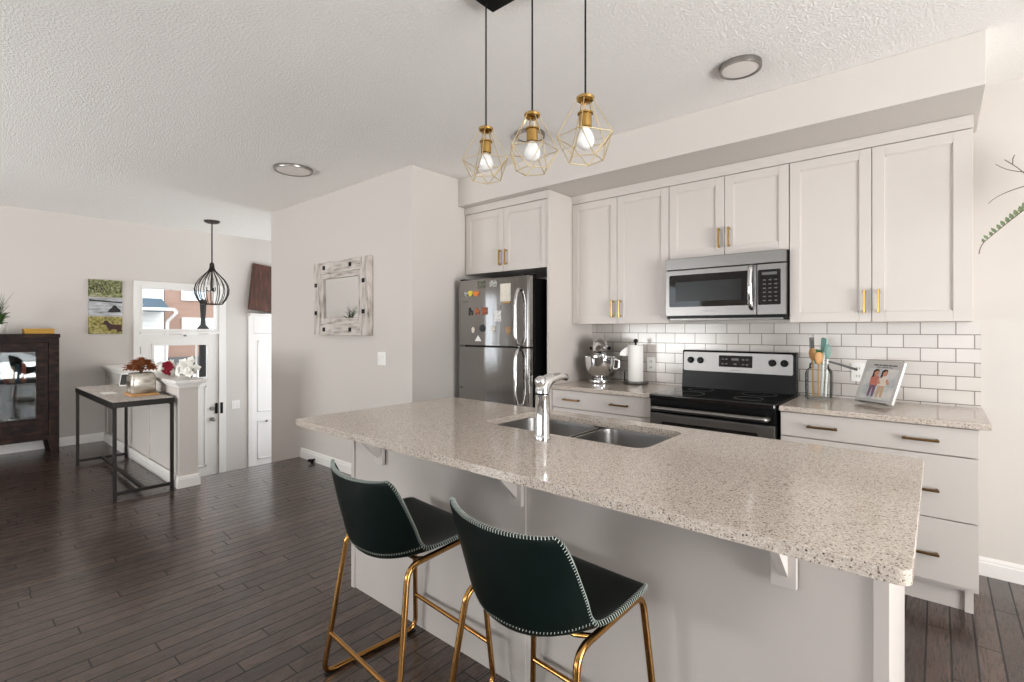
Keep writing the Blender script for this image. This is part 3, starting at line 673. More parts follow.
# ---------------- microwave
MX0, MX1, MYF = -1.492, -.715, 3.44
mw = thing('microwave', ((MX0+MX1)/2, 3.6, 1.45), 'stainless over-the-range microwave with black window hung above the stove', 'microwave')
MB().box(MX0, MX1, MYF+.03, KY-.014, 1.452, 1.878, .003).build('body', M['black'], mw)
MB().box(MX0, MX1, MYF+.002, MYF+.03, 1.799, 1.877, .004).build('vent_grille', M['steel'], mw)
dm = MB().box(MX0, -.884, MYF, MYF+.03, 1.47, 1.793, .004).build('door', M['steel'], mw)
wd = MB().prism(rrect(-1.462, -.928, 1.533, 1.758, .012), 'y', MYF-.003, MYF+.002).build('window', M['bglass'], dm)
MB().box(-1.415, -.975, MYF-.0042, MYF-.0032, 1.572, 1.708).build('window_screen', M['window_mesh'], dm)
MB().tube(arc_pts([(-.913, MYF, 1.785), (-.913, MYF-.03, 1.77), (-.913, MYF-.048, 1.65), (-.913, MYF-.03, 1.53), (-.913, MYF, 1.512)], .05), .016, 12).build('handle', M['chrome'], dm)
cpn = MB().box(-.880, MX1, MYF, MYF+.03, 1.47, 1.793, .004).build('control_panel', M['steel'], mw)
MB().prism(rrect(-.874, -.744, 1.533, 1.756, .008), 'y', MYF-.003, MYF+.002).build('keypad', M['bglass'], cpn)
kk = MB()
for r_ in range(6):
    for c_ in range(3):
        kk.box(-.845+c_*.033, -.829+c_*.033, MYF-.0042, MYF-.003, 1.556+r_*.026, 1.563+r_*.026)
kk.box(-.852, -.765, MYF-.0042, MYF-.003, 1.722, 1.74); kk.build('keys', M['grey'], cpn)
MB().box(MX0+.02, MX1-.02, MYF+.03, KY-.05, 1.441, 1.452).build('bottom_grille', M['dsteel'], mw)
text_mesh('FRIGIDAIRE', .017, Matrix.Translation((-1.19, MYF-.0006, 1.503)) @ Matrix.Rotation(PI/2, 4, 'X'), 'brand_mark', M['dsteel'], dm)

# ---------------- range
SX_0, SX_1 = -1.490, -.716
rg = thing('stove', ((SX_0+SX_1)/2, 3.5, 0), 'black and stainless electric stove between the two drawer cabinets', 'stove')
MB().box(SX_0, SX_1, 3.215, KY-.03, .03, .905).build('body', M['black'], rg, smooth=False)
ck = MB().prism([(x, y) for x, y in rrect(SX_0-.004, SX_1+.004, 3.165, 3.80, .02)], 'z', .906, .94, bev=.006).build('cooktop', M['bglass'], rg)
for bx, by, br_ in ((-1.30, 3.36, .11), (-.91, 3.36, .085), (-1.30, 3.62, .085), (-.91, 3.62, .105)):
    MB().lathe([(br_-.003, 0), (br_, 0), (br_, .0006), (br_-.003, .0006), (br_-.003, 0)], (bx, by, .9405), 48).build('burner_ring', M['grey'], ck)
MB().box(SX_0+.002, SX_1-.002, 3.185, 3.214, .815, .904, .004).build('front_band', M['black'], rg)
od = MB().box(SX_0+.002, SX_1-.002, 3.178, 3.214, .20, .812, .005).build('oven_door', M['steel'], rg)
MB().prism(rrect(-1.405, -.808, .33, .762, .015), 'y', 3.175, 3.18).build('oven_window', M['bglass'], od)
hb = MB(); hb.tube(arc_pts([(-1.45, 3.182, .852), (-1.45, 3.13, .852), (-.755, 3.13, .852), (-.755, 3.182, .852)], .03), .016, 14); hb.build('handle', M['steel'], od)
MB().box(SX_0+.002, SX_1-.002, 3.185, 3.214, .05, .194, .004).build('drawer', M['steel'], rg)
bg = MB(); bg.prism([(3.735, .941), (3.815, .941), (3.815, 1.218), (3.765, 1.218), (3.755, 1.208), (3.748, 1.06)], 'x', SX_0+.002, SX_1-.002); bgo = bg.build('backguard', M['black'], rg)
def bgy(z): return 3.7477 + (z-1.06)*.0465
sl = math.atan(.0465)
RX = Matrix.Translation((0, 3.7477, 1.06)) @ Matrix.Rotation(-sl, 4, 'X')
p = MB(); p.X = RX; p.prism(rrect(SX_0+.012, SX_1-.02, .006, .146, .012), 'y', -.004, .001); p.build('control_panel', M['psteel'], bgo)
p = MB(); p.X = RX; p.prism(rrect(-1.218, -.989, .044, .127, .006), 'y', -.006, -.004)
for cx in (-1.19, -1.165, -1.05, -1.025):
    for cz in (.066, .1): p.box(cx-.008, cx+.008, -.0068, -.006, cz-.004, cz+.004, mi=1)
p.box(-1.13, -1.08, -.0068, -.006, .092, .108, mi=1); p.box(-1.115, -1.095, -.0068, -.006, .06, .072, mi=1); p.build('display', [M['bglass'], M['grey']], bgo)
for kx in (-1.424, -1.352, -.862, -.788):
    p = MB(); p.X = RX @ Matrix.Translation((kx, -.004, .085)) @ Matrix.Rotation(PI/2, 4, 'X')
    p.lathe([(0, 0), (.024, 0), (.024, .006), (.019, .008), (.0175, .026), (.015, .028), (0, .028)], (0, 0, 0), 24).box(-.003, .003, -.016, .016, .026, .034, .001); p.build('knob', M['black'], bgo)
text_mesh('FRIGIDAIRE', .015, RX @ Matrix.Translation((-1.1, -.0046, .022)) @ Matrix.Rotation(PI/2, 4, 'X'), 'brand_mark', M['dsteel'], bgo)

# ---------------- wall plates
def plate_y(x, y, z, label, kind, cat):
    r = thing('light_switch' if kind == 's' else 'wall_outlet', (x, y, z-.06), label, cat)
    wd = .058 if kind == 's' else .036
    MB().box(x-wd, x+wd, y-.006, y-.0005, z-.058, z+.058, .002).build('plate', M['white'], r)
    if kind == 's':
        for dx in (-.03, .0, .03): MB().box(x+dx-.009, x+dx+.009, y-.011, y-.006, z-.03, z+.03, .002).build('rocker', M['trim'], r)
    else:
        for dz in (-.024, .024):
            k = MB().prism(rrect(x-.017, x+.017, z+dz-.015, z+dz+.015, .012), 'y', y-.009, y-.006).build('socket', M['trim'], r)
            MB().box(x-.008, x-.005, y-.0096, y-.009, z+dz-.006, z+dz+.006).box(x+.005, x+.008, y-.0096, y-.009, z+dz-.006, z+dz+.006).build('slots', M['black'], k)
plate_y(-.385, KY-.012, 1.105, 'white wall outlet on the tile behind the cookbook', 'o', 'outlet')
plate_y(-1.78, KY-.012, 1.09, 'white wall outlet on the tile beside the paper towels', 'o', 'outlet')
plate_y(-3.735, MY, 1.117, 'white triple light switch on the wall under the mirror', 's', 'switch')
sw = thing('light_switch', (WX, 2.9, .2), 'white light switch plate on the wall right of the front door', 'switch')
MB().box(WX+.0005, WX+.006, 2.845, 2.955, .21, .33, .002).build('plate', M['white'], sw)
for dy in (-.025, .025): MB().box(WX+.006, WX+.011, 2.9+dy-.012, 2.9+dy+.012, .24, .30, .002).build('rocker', M['trim'], sw)
ds = MB(); ds.cyl((-4.89, MY-.018, .03), (-4.89, MY-.07, .03), .01).cyl((-4.89, MY-.07, .03), (-4.89, MY-.085, .03), .016); ds.box(-4.905, -4.875, MY-.06, MY-.035, 0, .04, .004)
tag(ds.build('door_stop', M['black']), 'small black door stop at the baseboard under the mirror', 'door stop')

# ---------------- stand mixer
mx = thing('stand_mixer', (-2.13, 3.62, CT), 'silver stand mixer with steel bowl on the left counter', 'mixer')
F = Matrix.Translation((-2.135, 3.62, CT)) @ Matrix.Rotation(math.radians(-62), 4, 'Z')   # local +x points out of the mixer's front
def L(): m = MB(); m.X = F; return m
q = L(); q.prism([(x, y) for x, y in rrect(-.17, .13, -.085, .085, .08, 8)], 'z', 0, .03, bev=.008); q.build('base', M['chrome'], mx)
q = L(); q.lathe([(0, .03), (.055, .03), (.045, .07), (.042, .16), (.05, .22), (.045, .25), (0, .25)], (-.115, 0, 0), 24, sy=1.1); q.build('column', M['chrome'], mx)
q = L(); q.tube([(-.19, 0, .285), (-.18, 0, .287), (-.15, 0, .292), (-.08, 0, .298), (0, 0, .298), (.08, 0, .292), (.12, 0, .287), (.135, 0, .284)], [.02, .045, .06, .068, .068, .062, .05, .03], 24); q.build('head', M['chrome'], mx)
q = L(); q.cyl((.05, 0, .205), (.05, 0, .24), .02); q.build('beater_hub', M['steel'], mx)
q = L(); q.lathe([(0, .032), (.05, .032), (.05, .042), (.066, .055), (.104, .095), (.122, .15), (.126, .212), (.129, .215), (.124, .215), (.118, .15), (.1, .097), (.06, .06), (0, .05)], (.05, 0, 0), 36); bw = q.build('bowl', M['chrome'], mx)
q = L(); q.tube(arc_pts([(.05, .123, .195), (.05, .152, .188), (.05, .15, .12), (.05, .112, .115)], .025), .006, 10, flat=1.5); q.build('bowl_handle', M['chrome'], bw)
for s_ in (-1, 1):
    q = L(); q.cyl((.02, s_*.062, .285), (.02, s_*.085, .285), .013); q.build('knob', M['black'], mx)
# ---------------- paper towels
pt = thing('paper_towel_holder', (-1.855, 3.70, CT), 'dark paper towel stand between mixer and stove', 'paper towel holder')
tx, ty = -1.855, 3.70
MB().lathe([(0, 0), (.095, 0), (.098, .004), (.098, .018), (.092, .022), (0, .022)], (tx, ty, CT+.0005), 40).build('base', M['dsteel'], pt)
MB().cyl((tx, ty, CT+.022), (tx, ty, CT+.335), .008).build('rod', M['iron'], pt)
MB().ball((tx, ty, CT+.347), .018).build('finial', M['iron'], pt)
MB().tube([(tx-.088, ty-.02, CT+.022), (tx-.088, ty-.02, CT+.10)], .005).build('arm', M['iron'], pt)
rl = thing('paper_towel_roll', (tx, ty, CT+.023), 'white paper towel roll on its dark stand with a loose sheet', 'paper towel')
MB().lathe([(.02, 0), (.058, 0), (.0595, .004), (.0595, .286), (.058, .29), (.02, .29), (.02, 0)], (tx, ty, CT+.0235), 40).build('roll', M['paper'], rl)
q = MB(); V = []; n = 8
for i in range(n+1):
    t = i/n; X = tx-.05-.05*t; Y = ty-.035-.03*t+.01*math.sin(3*t)
    V += [(X, Y, CT+.30-.01*t-.03*t*t), (X-.01*t, Y-.001, CT+.23-.02*t+.02*t*t)]
q._add(V+[(v[0]+.001, v[1]-.001, v[2]) for v in V], [(2*i, 2*i+1, 2*i+3, 2*i+2) for i in range(n)]+[(2*n+2+2*i, 2*n+4+2*i, 2*n+5+2*i, 2*n+3+2*i) for i in range(n)]); q.build('loose_sheet', M['paper'], rl)
# ---------------- utensil jar
jx, jy = -.572, 3.66
jr = thing('glass_jar', (jx, jy, CT), 'square shouldered glass jar full of utensils on the right counter', 'jar')
def sq_lathe(levels, cx, cy):
    m = MB(); lv = [[(x, y, z) for x, y in rrect(cx-w, cx+w, cy-w, cy+w, r, 5)] for w, r, z in levels]
    n = len(lv[0]); V = [p for l_ in lv for p in l_]; F = [(i*n+k, i*n+(k+1) % n, (i+1)*n+(k+1) % n, (i+1)*n+k) for i in range(len(lv)-1) for k in range(n)]
    F.append(tuple(range(n))[::-1]); F.append(tuple((len(lv)-1)*n+k for k in range(n))); m._add(V, F); return m
w = .07
sq_lathe([(w-.008, .02, CT+.001), (w, .024, CT+.01), (w, .024, CT+.165), (w-.006, .03, CT+.185), (w-.016, .045, CT+.198), (w-.018, .0475, CT+.225), (w-.022, .0435, CT+.225), (w-.02, .04, CT+.198), (w-.01, .028, CT+.183), (w-.004, .02, CT+.165), (w-.004, .02, CT+.014), (w-.01, .018, CT+.01)], jx, jy).build('body', M['jglass'], jr)
MB().lathe([(.046, 0), (.049, .0), (.0505, .004), (.049, .008), (.046, .008), (.046, 0)], (jx, jy, CT+.22), 32).build('rim', M['jglass'], jr)
def utensil(name, m, head, bx, by, txx, tyy, tz, label, hm=None):
    r = thing(name, (jx+bx, jy+by, CT+.012), label, 'utensil')
    A = Vector((jx+bx, jy+by, CT+.018)); B = Vector((jx+txx, jy+tyy, CT+tz)); u = (B-A).normalized()
    MB().tube([A, A.lerp(B, .5), B], [.006, .0055, .005], 10).build('handle', hm or m, r)
    q = MB(); R = u.to_track_quat('Z', 'Y').to_matrix()
    X4 = Matrix.Translation(B) @ R.to_4x4(); q.X = X4
    if head == 'spoon': q.lathe([(0, -.01), (.012, 0), (.022, .02), (.026, .04), (.021, .062), (.01, .073), (0, .075)], (0, 0, 0), 20, sy=.32)
    elif head == 'spatula': q.prism([(-.02, -.005), (.02, -.005), (.026, .02), (.024, .085), (.012, .09), (-.022, .08)], 'y', -.004, .004, bev=.0015)
    elif head == 'turner':
        for a_, b_ in ((-.028, -.016), (-.006, .006), (.016, .028)): q.prism([(a_, .02), (b_, .02), (b_, .085), (a_, .085)], 'y', -.0025, .0025)
        q.prism([(-.012, -.005), (.012, -.005), (.028, .02), (-.028, .02)], 'y', -.0025, .0025); q.prism([(-.028, .085), (.028, .085), (.028, .1), (-.028, .1)], 'y', -.0025, .0025)
    elif head == 'whisk':
        for k in range(6):
            a = PI*k/6; c_, s_ = math.cos(a), math.sin(a)
            q.tube([(.004*c_, .004*s_, 0), (.015*c_, .015*s_, .03), (.019*c_, .019*s_, .06), (.012*c_, .012*s_, .085), (0, 0, .092), (-.012*c_, -.012*s_, .085), (-.019*c_, -.019*s_, .06), (-.015*c_, -.015*s_, .03), (-.004*c_, -.004*s_, 0)], .0016, 6)
    q.build({'spoon': 'bowl', 'spatula': 'blade', 'turner': 'blade', 'whisk': 'wires'}[head], m, r)
utensil('slotted_turner', M['grey'], 'turner', -.034, .018, -.042, .020, .29, 'grey slotted turner at the left of the utensil jar', M['grey'])
utensil('wooden_spoon', M['wood'], 'spoon', -.03, -.022, -.032, -.026, .25, 'wooden spoon at the left of the utensil jar, before the grey turner')
utensil('wooden_spoon', M['wood'], 'spoon', .0, -.034, .004, -.040, .225, 'wooden spoon at the front middle of the utensil jar')
utensil('silicone_spatula', M['teal'], 'spatula', .012, .016, .022, .028, .30, 'tall teal spatula standing highest in the utensil jar', M['white'])
utensil('whisk', M['teal'], 'whisk', .036, -.006, .046, -.008, .255, 'pale teal whisk at the right of the utensil jar', M['white'])
utensil('silicone_spatula', mat('green_silicone', (70, 130, 70), .5), 'spatula', -.008, .034, -.010, .042, .225, 'small green spatula in the middle of the utensil jar', M['wood'])
q = MB(); q.tube([(jx+.048, jy+.036, CT+.238), (jx+.1, jy+.052, CT+.222), (jx+.19, jy+.085, CT+.19)], [.006, .007, .008], 12)
q.tube([(jx+.0, jy+.048, CT+.25), (jx+.048, jy+.036, CT+.238)], .003, 8)
tag(q.build('metal_skewer_handle', M['grey']), 'grey handled utensil lying over the jar rim, pointing at the outlet', 'utensil')
# ---------------- cookbook on clear stand
B0 = Vector((-.385, 3.615, CT+.018)); ang = math.atan2(3.495-3.615, -.200+.385); tilt = math.radians(24)
BM = Matrix.Translation(B0) @ Matrix.Rotation(ang, 4, 'Z') @ Matrix.Rotation(-tilt, 4, 'X')
bk = thing('cookbook', B0, 'hardcover cookbook with two women on the cover, propped on a stand', 'book')
BW, BH, BT = .222, .262, .024
def K(): m = MB(); m.X = BM; return m
K().box(0, BW, 0, .003, 0, BH, .001, seg=1).box(0, BW, BT-.003, BT, 0, BH, .001, seg=1).box(0, .003, .003, BT-.003, 0, BH).build('cover', mat('book_cover', (196, 192, 190), .4, var=.06, scale=14), bk)
K().box(.003, BW-.003, .0032, BT-.0032, .003, BH-.003).build('pages', M['paper'], bk)
q = K(); q.box(.02, BW-.015, -.0009, -.0001, .02, .21); q.build('cover_picture', ramp_mat('cover_photo', [(.35, (176, 182, 186)), (.5, (204, 206, 204)), (.7, (226, 222, 216))], 16, .4), bk)
def fig(x, s, hair, skin, top_, low):
    q = K(); y0, y1 = -.0020, -.0010
    q.prism([(x-.018*s, .035), (x-.006*s, .035), (x, .1), (x+.006*s, .035), (x+.018*s, .035), (x+.02*s, .1), (x+.018*s, .115), (x-.018*s, .115)], 'y', y0, y1, 0)
    q.prism([(x-.022, .105), (x+.022, .105), (x+.026, .155), (x+.008, .165), (x-.008, .165), (x-.026, .155)], 'y', y0-.0004, y1, 1)
    q.prism([(x+.014*math.cos(a*PI/6), .182+.019*math.sin(a*PI/6)) for a in range(12)], 'y', y0-.0004, y1, 2)
    q.prism([(x-.02, .15), (x-.008, .16), (x-.012, .185), (x+.004, .198), (x+.013, .19), (x+.01, .204), (x-.006, .207), (x-.02, .195)], 'y', y0-.0008, y1, 3)
    q.prism([(x+.022, .15), (x+.04, .12), (x+.03, .112), (x+.015, .135)], 'y', y0-.0006, y1, 2)
    q.build('cover_figure', [low, top_, skin, hair], bk, smooth=False)
skin = mat('print_skin', (206, 146, 118), .5); hair = mat('print_hair', (44, 26, 22), .5)
fig(.085, 1, hair, skin, mat('print_coral', (196, 120, 104), .5), mat('print_plum', (120, 92, 116), .5))
fig(.135, -1, hair, skin, mat('print_cream', (226, 214, 200), .5), mat('print_sand', (202, 170, 140), .5))
q = K()
x = .055
for w_ in (.03, .018, .036, .024, .03): q.box(x, x+w_-.004, -.0012, -.0002, .228, .236); x += w_
x = .075
for w_ in (.03, .04, .026): q.box(x, x+w_-.004, -.0012, -.0002, .217, .221); x += w_
q.build('cover_title', M['grey'], bk)
st = thing('book_stand', (-.28, 3.6, CT), 'clear acrylic stand holding up the cookbook', 'stand')
q = MB(); q.X = BM; q.box(.02, BW-.02, -.022, .027, -.006, -.002, .001).box(.02, BW-.02, -.022, -.019, -.002, .012, .001); q.build('ledge', M['jglass'], st)
q = MB(); q.X = BM; q.box(.03, BW-.03, BT+.001, BT+.004, -.002, .2, .001); q.build('back', M['jglass'], st)
q = MB(); q.X = Matrix.Translation(B0) @ Matrix.Rotation(ang, 4, 'Z')
for xx in (.045, BW-.049): q.prism([(.0, -.0175), (.125, -.0175), (.125, -.0135), (.118, .12), (.113, .12), (.119, -.0125), (0, -.0135)], 'x', xx, xx+.004)
q.build('foot', M['jglass'], st)

# ================================================================== BAR STOOLS
def make_stool():
    r = thing('bar_stool', (0, 0, 0), '', 'stool')
    # centre profile (y,z) and edge profile (x,y,z), from front lip over the seat and up the back
    cen = [(.208, .590), (.203, .606), (.165, .611), (.08, .600), (0, .583), (-.07, .566), (-.13, .557), (-.178, .567), (-.208, .606), (-.225, .67), (-.24, .738), (-.25, .80), (-.256, .848), (-.257, .861)]
    edg = [(.200, .195, .600), (.213, .188, .617), (.223, .155, .623), (.228, .08, .621), (.229, .01, .617), (.224, -.045, .615), (.217, -.075, .622), (.213, -.092, .65), (.213, -.108, .69), (.214, -.13, .735), (.214, -.152, .78), (.212, -.177, .827), (.205, -.195, .858), (.188, -.203, .873)]
    def cr(P, t):
        n = len(P)-1; i = min(int(t*n), n-1); f = t*n-i
        p0, p1, p2, p3 = P[max(i-1, 0)], P[i], P[i+1], P[min(i+2, n)]
        return tuple(.5*(2*b+(c-a)*f+(2*a-5*b+4*c-d)*f*f+(3*b-a-3*c+d)*f**3) for a, b, c, d in zip(p0, p1, p2, p3))
    def S(u, v):
        c, e = cr(cen, v), cr(edg, v); k = abs(u)**2.3
        x = 1.05*e[0]*math.copysign(1, u)*(1-(1-abs(u))**1.12) if u else 0
        z = c[1]+(e[2]-c[1])*k; y = c[0]+(e[1]-c[0])*(abs(u)**2.0)
        return Vector((x, y, z))
    NU, NV = 28, 44; T = .012
    P = [[S(-1+2*i/NU, j/NV) for i in range(NU+1)] for j in range(NV+1)]
    Nn = [[None]*(NU+1) for _ in range(NV+1)]
    for j in range(NV+1):
        for i in range(NU+1):
            du = P[j][min(i+1, NU)]-P[j][max(i-1, 0)]; dv = P[min(j+1, NV)][i]-P[max(j-1, 0)][i]
            Nn[j][i] = du.cross(dv).normalized()
    # normal should point to the outside (down / back)
    sgn = 1 if Nn[10][NU//2].z < 0 else -1
    m = MB(); W = NU+1; V = []
    for s_ in (-1, 1):
        for j in range(NV+1):
            for i in range(NU+1): V.append(P[j][i]+Nn[j][i]*(sgn*s_*T/2))
    o2 = W*(NV+1); Fc = []
    for j in range(NV):
        for i in range(NU):
            a = j*W+i; Fc.append((a, a+1, a+W+1, a+W)); Fc.append((o2+a, o2+a+W, o2+a+W+1, o2+a+1))
    ring = [(0, i) for i in range(NU)]+[(j, NU) for j in range(NV)]+[(NV, i) for i in range(NU, 0, -1)]+[(j, 0) for j in range(NV, 0, -1)]
    for k in range(len(ring)):
        a = ring[k][0]*W+ring[k][1]; b2_ = ring[(k+1) % len(ring)]; b_ = b2_[0]*W+b2_[1]; Fc.append((a, b_, o2+b_, o2+a))
    m._add(V, Fc); shell = m.build('seat_shell', M['leather'], r, angle=60)
    # whip stitches round the rim and along the back seam
    st = MB()
    rim = [P[j][i] for j, i in ring]; rn = [Nn[j][i]*sgn for j, i in ring]
    cin = [P[NV//2][NU//2]]*len(ring)
    def stitches(pts, nrm, inner, step, out, wid, slant):
        acc = 0; last = pts[0]
        for k in range(1, len(pts)):
            seg = pts[k]-pts[k-1]; Ls = seg.length; tdir = seg.normalized() if Ls > 0 else Vector((1, 0, 0))
            while acc+step <= Ls+1e-9 if Ls > 0 else False:
                acc += step; p_ = pts[k-1]+tdir*acc; nn = nrm[k].normalized(); q_ = tdir.cross(nn)
                a_ = p_+nn*out[0]+q_*inner[0]+tdir*(-slant); b_ = p_+nn*out[1]+q_*inner[1]+tdir*slant
                st.tube([a_, a_.lerp(b_, .5)+nn*wid*.2, b_], wid, 5)
            acc -= Ls
    # across the rim edge
    acc = 0.0; step = .0092
    for k in range(len(rim)):
        p0_, p1_ = rim[k], rim[(k+1) % len(rim)]; seg = p1_-p0_; Ls = seg.length
        if Ls < 1e-6: continue
        td = seg/Ls
        while acc < Ls:
            f = acc/Ls; c_ = p0_+seg*f; nn = (rn[k]*(1-f)+rn[(k+1) % len(rim)]*f).normalized(); q_ = td.cross(nn)
            # q_ should point outwards from the shell
            if (c_+q_*.01-P[NV//2][NU//2]).length < (c_-q_*.01-P[NV//2][NU//2]).length: q_ = -q_
            e_ = .0014; slant = td*.0024
            st.tube([c_-q_*.006+nn*(T/2+.001)-slant, c_+q_*e_+nn*(T/2)-slant*.6, c_+q_*e_-nn*(T/2)+slant*.6, c_-q_*.006-nn*(T/2+.001)+slant], .0009, 5)
            acc += step
        acc -= Ls
    # seam round the back of the shell, from joint to joint
    seam = []
    for i in range(0, NU*3+1):
        u = -1+2*i/(NU*3); v = .49+.115*(1-abs(u)**1.6)
        p_ = S(u, v); pu = S(min(u+.02, 1), v)-S(max(u-.02, -1), v); pv = S(u, v+.01)-S(u, v-.01); nn = pu.cross(pv).normalized()
        if nn.z > 0 and nn.y > 0 or nn.dot(Vector((0, -.6, -.8))) < 0: nn = -nn
        seam.append((p_, nn, pv.normalized()))
    acc = 0
    for k in range(len(seam)-1):
        seg = seam[k+1][0]-seam[k][0]; Ls = seg.length; td = seg/Ls
        while acc < Ls:
            c_ = seam[k][0]+td*acc; nn, vv = seam[k][1], seam[k][2]; o_ = nn*(T/2+.0008)
            st.tube([c_+o_-vv*.004-td*.002, c_+o_+vv*.004+td*.002], .0009, 5); acc += step
        acc -= Ls
    so = st.build('stitching', M['thread'], shell, smooth=False); so['label'] = 'pale whip stitching'
    # sled frames
    for s_ in (-1, 1):
        tp, bt = .213*s_, .262*s_
        loop = arc_pts([(tp, -.135, .568), (tp, .182, .594), (bt, .222, .012), (bt, -.215, .012)], .05, 6, True)
        MB().tube(loop, .0105, 12, True).build('leg_frame', M['gold'], r)
        for yy in (-.19, .195):
            MB().box(bt-.012, bt+.012, yy-.02, yy+.02, 0, .004, .001).build('foot_pad', M['black'], r)
    fz_ = .172
    def at(y_t, y_b, s_):      # point of a leg at height fz_
        f = (fz_-.012)/(.575-.012); return Vector((s_*(.262+(.213-.262)*f), y_b+(y_t-y_b)*f, fz_))
    MB().tube([at(.182, .222, -1), at(.182, .222, 1)], .009, 10).build('footrest', M['gold'], r)
    MB().tube([at(-.135, -.215, -1), at(-.135, -.215, 1)], .009, 10).build('stretcher', M['gold'], r)
    MB().tube([(-.212, .08, .581), (.212, .08, .581)], .008, 8).build('seat_support', M['gold'], r)
    MB().tube([(-.212, -.06, .5735), (-.15, -.06, .552), (.15, -.06, .552), (.212, -.06, .5735)], .008, 8).build('seat_support', M['gold'], r)
    return r
stool = make_stool()
stool.location = (-.892, 1.205, 0); stool.rotation_euler = (0, 0, -.07); stool['label'] = 'dark green leather bar stool with gold legs, nearer the camera'; stool['group'] = 'green bar stools at the island'
s2 = copy_tree(stool); s2.location = (-1.575, 1.205, 0); s2.rotation_euler = (0, 0, -.07); s2['label'] = 'dark green leather bar stool with gold legs at the far left of the island'

# ================================================================== LIGHT FITTINGS
pl = thing('pendant_light', (-1.13, 1.47, 2.70), 'brass three-cage pendant light on black cords over the island', 'pendant lamp')
MB().box(-1.412, -.70, 1.40, 1.524, 2.70, 2.739, .002).build('canopy', M['black'], pl)
for (px, py, rot_, zb) in ((-1.39, 1.46, .3, 1.984), (-1.128, 1.43, .75, 1.958), (-.888, 1.41, .1, 1.940)):
    zt = zb+.213
    MB().tube([(px, py, 2.70), (px, py, zt+.005)], .0032, 8).build('cord', M['black'], pl)
    cg = MB(); n = 5; R1, R2, R3 = .026, .096, .06
    A = [Vector((px+R1*math.cos(rot_+2*PI*k/n), py+R1*math.sin(rot_+2*PI*k/n), zt-.014)) for k in range(n)]
    Bm = [Vector((px+R2*math.cos(rot_+2*PI*k/n), py+R2*math.sin(rot_+2*PI*k/n), zb+.075)) for k in range(n)]
    Bt = [Vector((px+R3*math.cos(rot_+2*PI*(k+.5)/n), py+R3*math.sin(rot_+2*PI*(k+.5)/n), zb)) for k in range(n)]
    for k in range(n):
        for a_, b_ in ((A[k], Bm[k]), (Bm[k], Bm[(k+1) % n]), (Bm[k], Bt[k]), (Bm[(k+1) % n], Bt[k]), (Bt[k], Bt[(k+1) % n])): cg.tube([a_, b_], .0018, 6)
    cg.build('cage', mat('champagne_wire', (224, 204, 160), .3, .85), pl)
    MB().lathe([(0, -.024), (.02, -.022), (.029, -.014), (.030, -.006), (.022, .0), (.008, .004), (0, .006)], (px, py, zt), 24).build('cap', M['brass'], pl)
    hg = MB()
    for k in range(3): a_ = rot_+2*PI*k/3; hg.tube([(px+.014*math.cos(a_), py+.014*math.sin(a_), zt-.016), (px+.02*math.cos(a_), py+.02*math.sin(a_), zt-.058)], .0015, 6)
    hg.build('socket_wire', M['brass'], pl)
    MB().lathe([(0, -.108), (.0185, -.108), (.021, -.105), (.021, -.064), (.026, -.062), (.026, -.057), (0, -.057)], (px, py, zt), 24).build('socket', M['brass'], pl)
    MB().lathe([(0, -.178), (.012, -.176), (.023, -.168), (.0295, -.155), (.0298, -.145), (.025, -.13), (.018, -.117), (.0145, -.1085), (0, -.1085)], (px, py, zt), 24).build('bulb', M['bulb'], pl)
def disc(x, y, r, label, group=None, hh=.036):
    o = thing('ceiling_light', (x, y, CE-hh), label, 'ceiling light', group)
    MB().lathe([(r*.86, .004), (r*.9, 0), (r*.985, 0), (r, .006), (r, hh-.0005), (r*.5, hh-.0005), (r*.5, hh-.006), (r*.86, hh-.006), (r*.86, .004)], (x, y, CE-hh), 56).build('ring', M['nickel'], o)
    MB().lathe([(0, .001), (r*.5, .0015), (r*.858, .004), (r*.858, .012), (0, .012)], (x, y, CE-hh), 56).build('diffuser', M['diff'], o)
    return o
disc(-4.16, 2.0, .155, 'large round flat ceiling light near the mirror wall', hh=.022)
c1 = disc(-.775, 2.712, .102, 'round nickel ceiling light beside the cabinet soffit', 'small nickel ceiling lights', hh=.028)
c2 = copy_tree(c1); c2.location = (-2.155, 2.71, CE-.028); c2['label'] = 'round nickel ceiling light behind the middle brass pendant'
# entry cage pendant
ep = thing('cage_pendant', (-6.95, 2.296, 1.68), 'dark onion-shaped wire cage pendant hanging in the entry', 'pendant lamp')
ex, ey = -6.95, 2.296
MB().lathe([(0, 0), (.06, 0), (.085, .012), (.09, .03), (0, .03)], (ex, ey, CE-.031), 32).build('canopy', M['bronze'], ep)
MB().tube([(ex, ey, CE-.03), (ex, ey, 2.2)], .008, 10).build('rod', M['bronze'], ep)
cg = MB(); prof = [(.022, 2.19), (.024, 2.15), (.04, 2.11), (.085, 2.06), (.14, 2.00), (.175, 1.94), (.19, 1.88), (.185, 1.82), (.16, 1.755), (.115, 1.69)]
for k in range(16):
    a = 2*PI*k/16; cg.tube([(ex+r_*math.cos(a), ey+r_*math.sin(a), z_) for r_, z_ in prof], .005, 7)
for r_, z_ in ((.115, 1.69), (.03, 2.13)): cg.tube([(ex+r_*math.cos(2*PI*k/32), ey+r_*math.sin(2*PI*k/32), z_) for k in range(32)], .006, 7, True)
cg.lathe([(0, 2.12), (.026, 2.12), (.026, 2.2), (.014, 2.215), (0, 2.215)], (ex, ey, 0), 20); cg.build('cage', M['bronze'], ep)
cl = MB(); cl.tube([(ex, ey, 2.12), (ex, ey, 1.86)], .009)
for k in range(3):
    a = 2*PI*k/3+.4; cl.tube(arc_pts([(ex, ey, 1.86), (ex+.05*math.cos(a), ey+.05*math.sin(a), 1.85), (ex+.06*math.cos(a), ey+.06*math.sin(a), 1.9)], .02), .005)
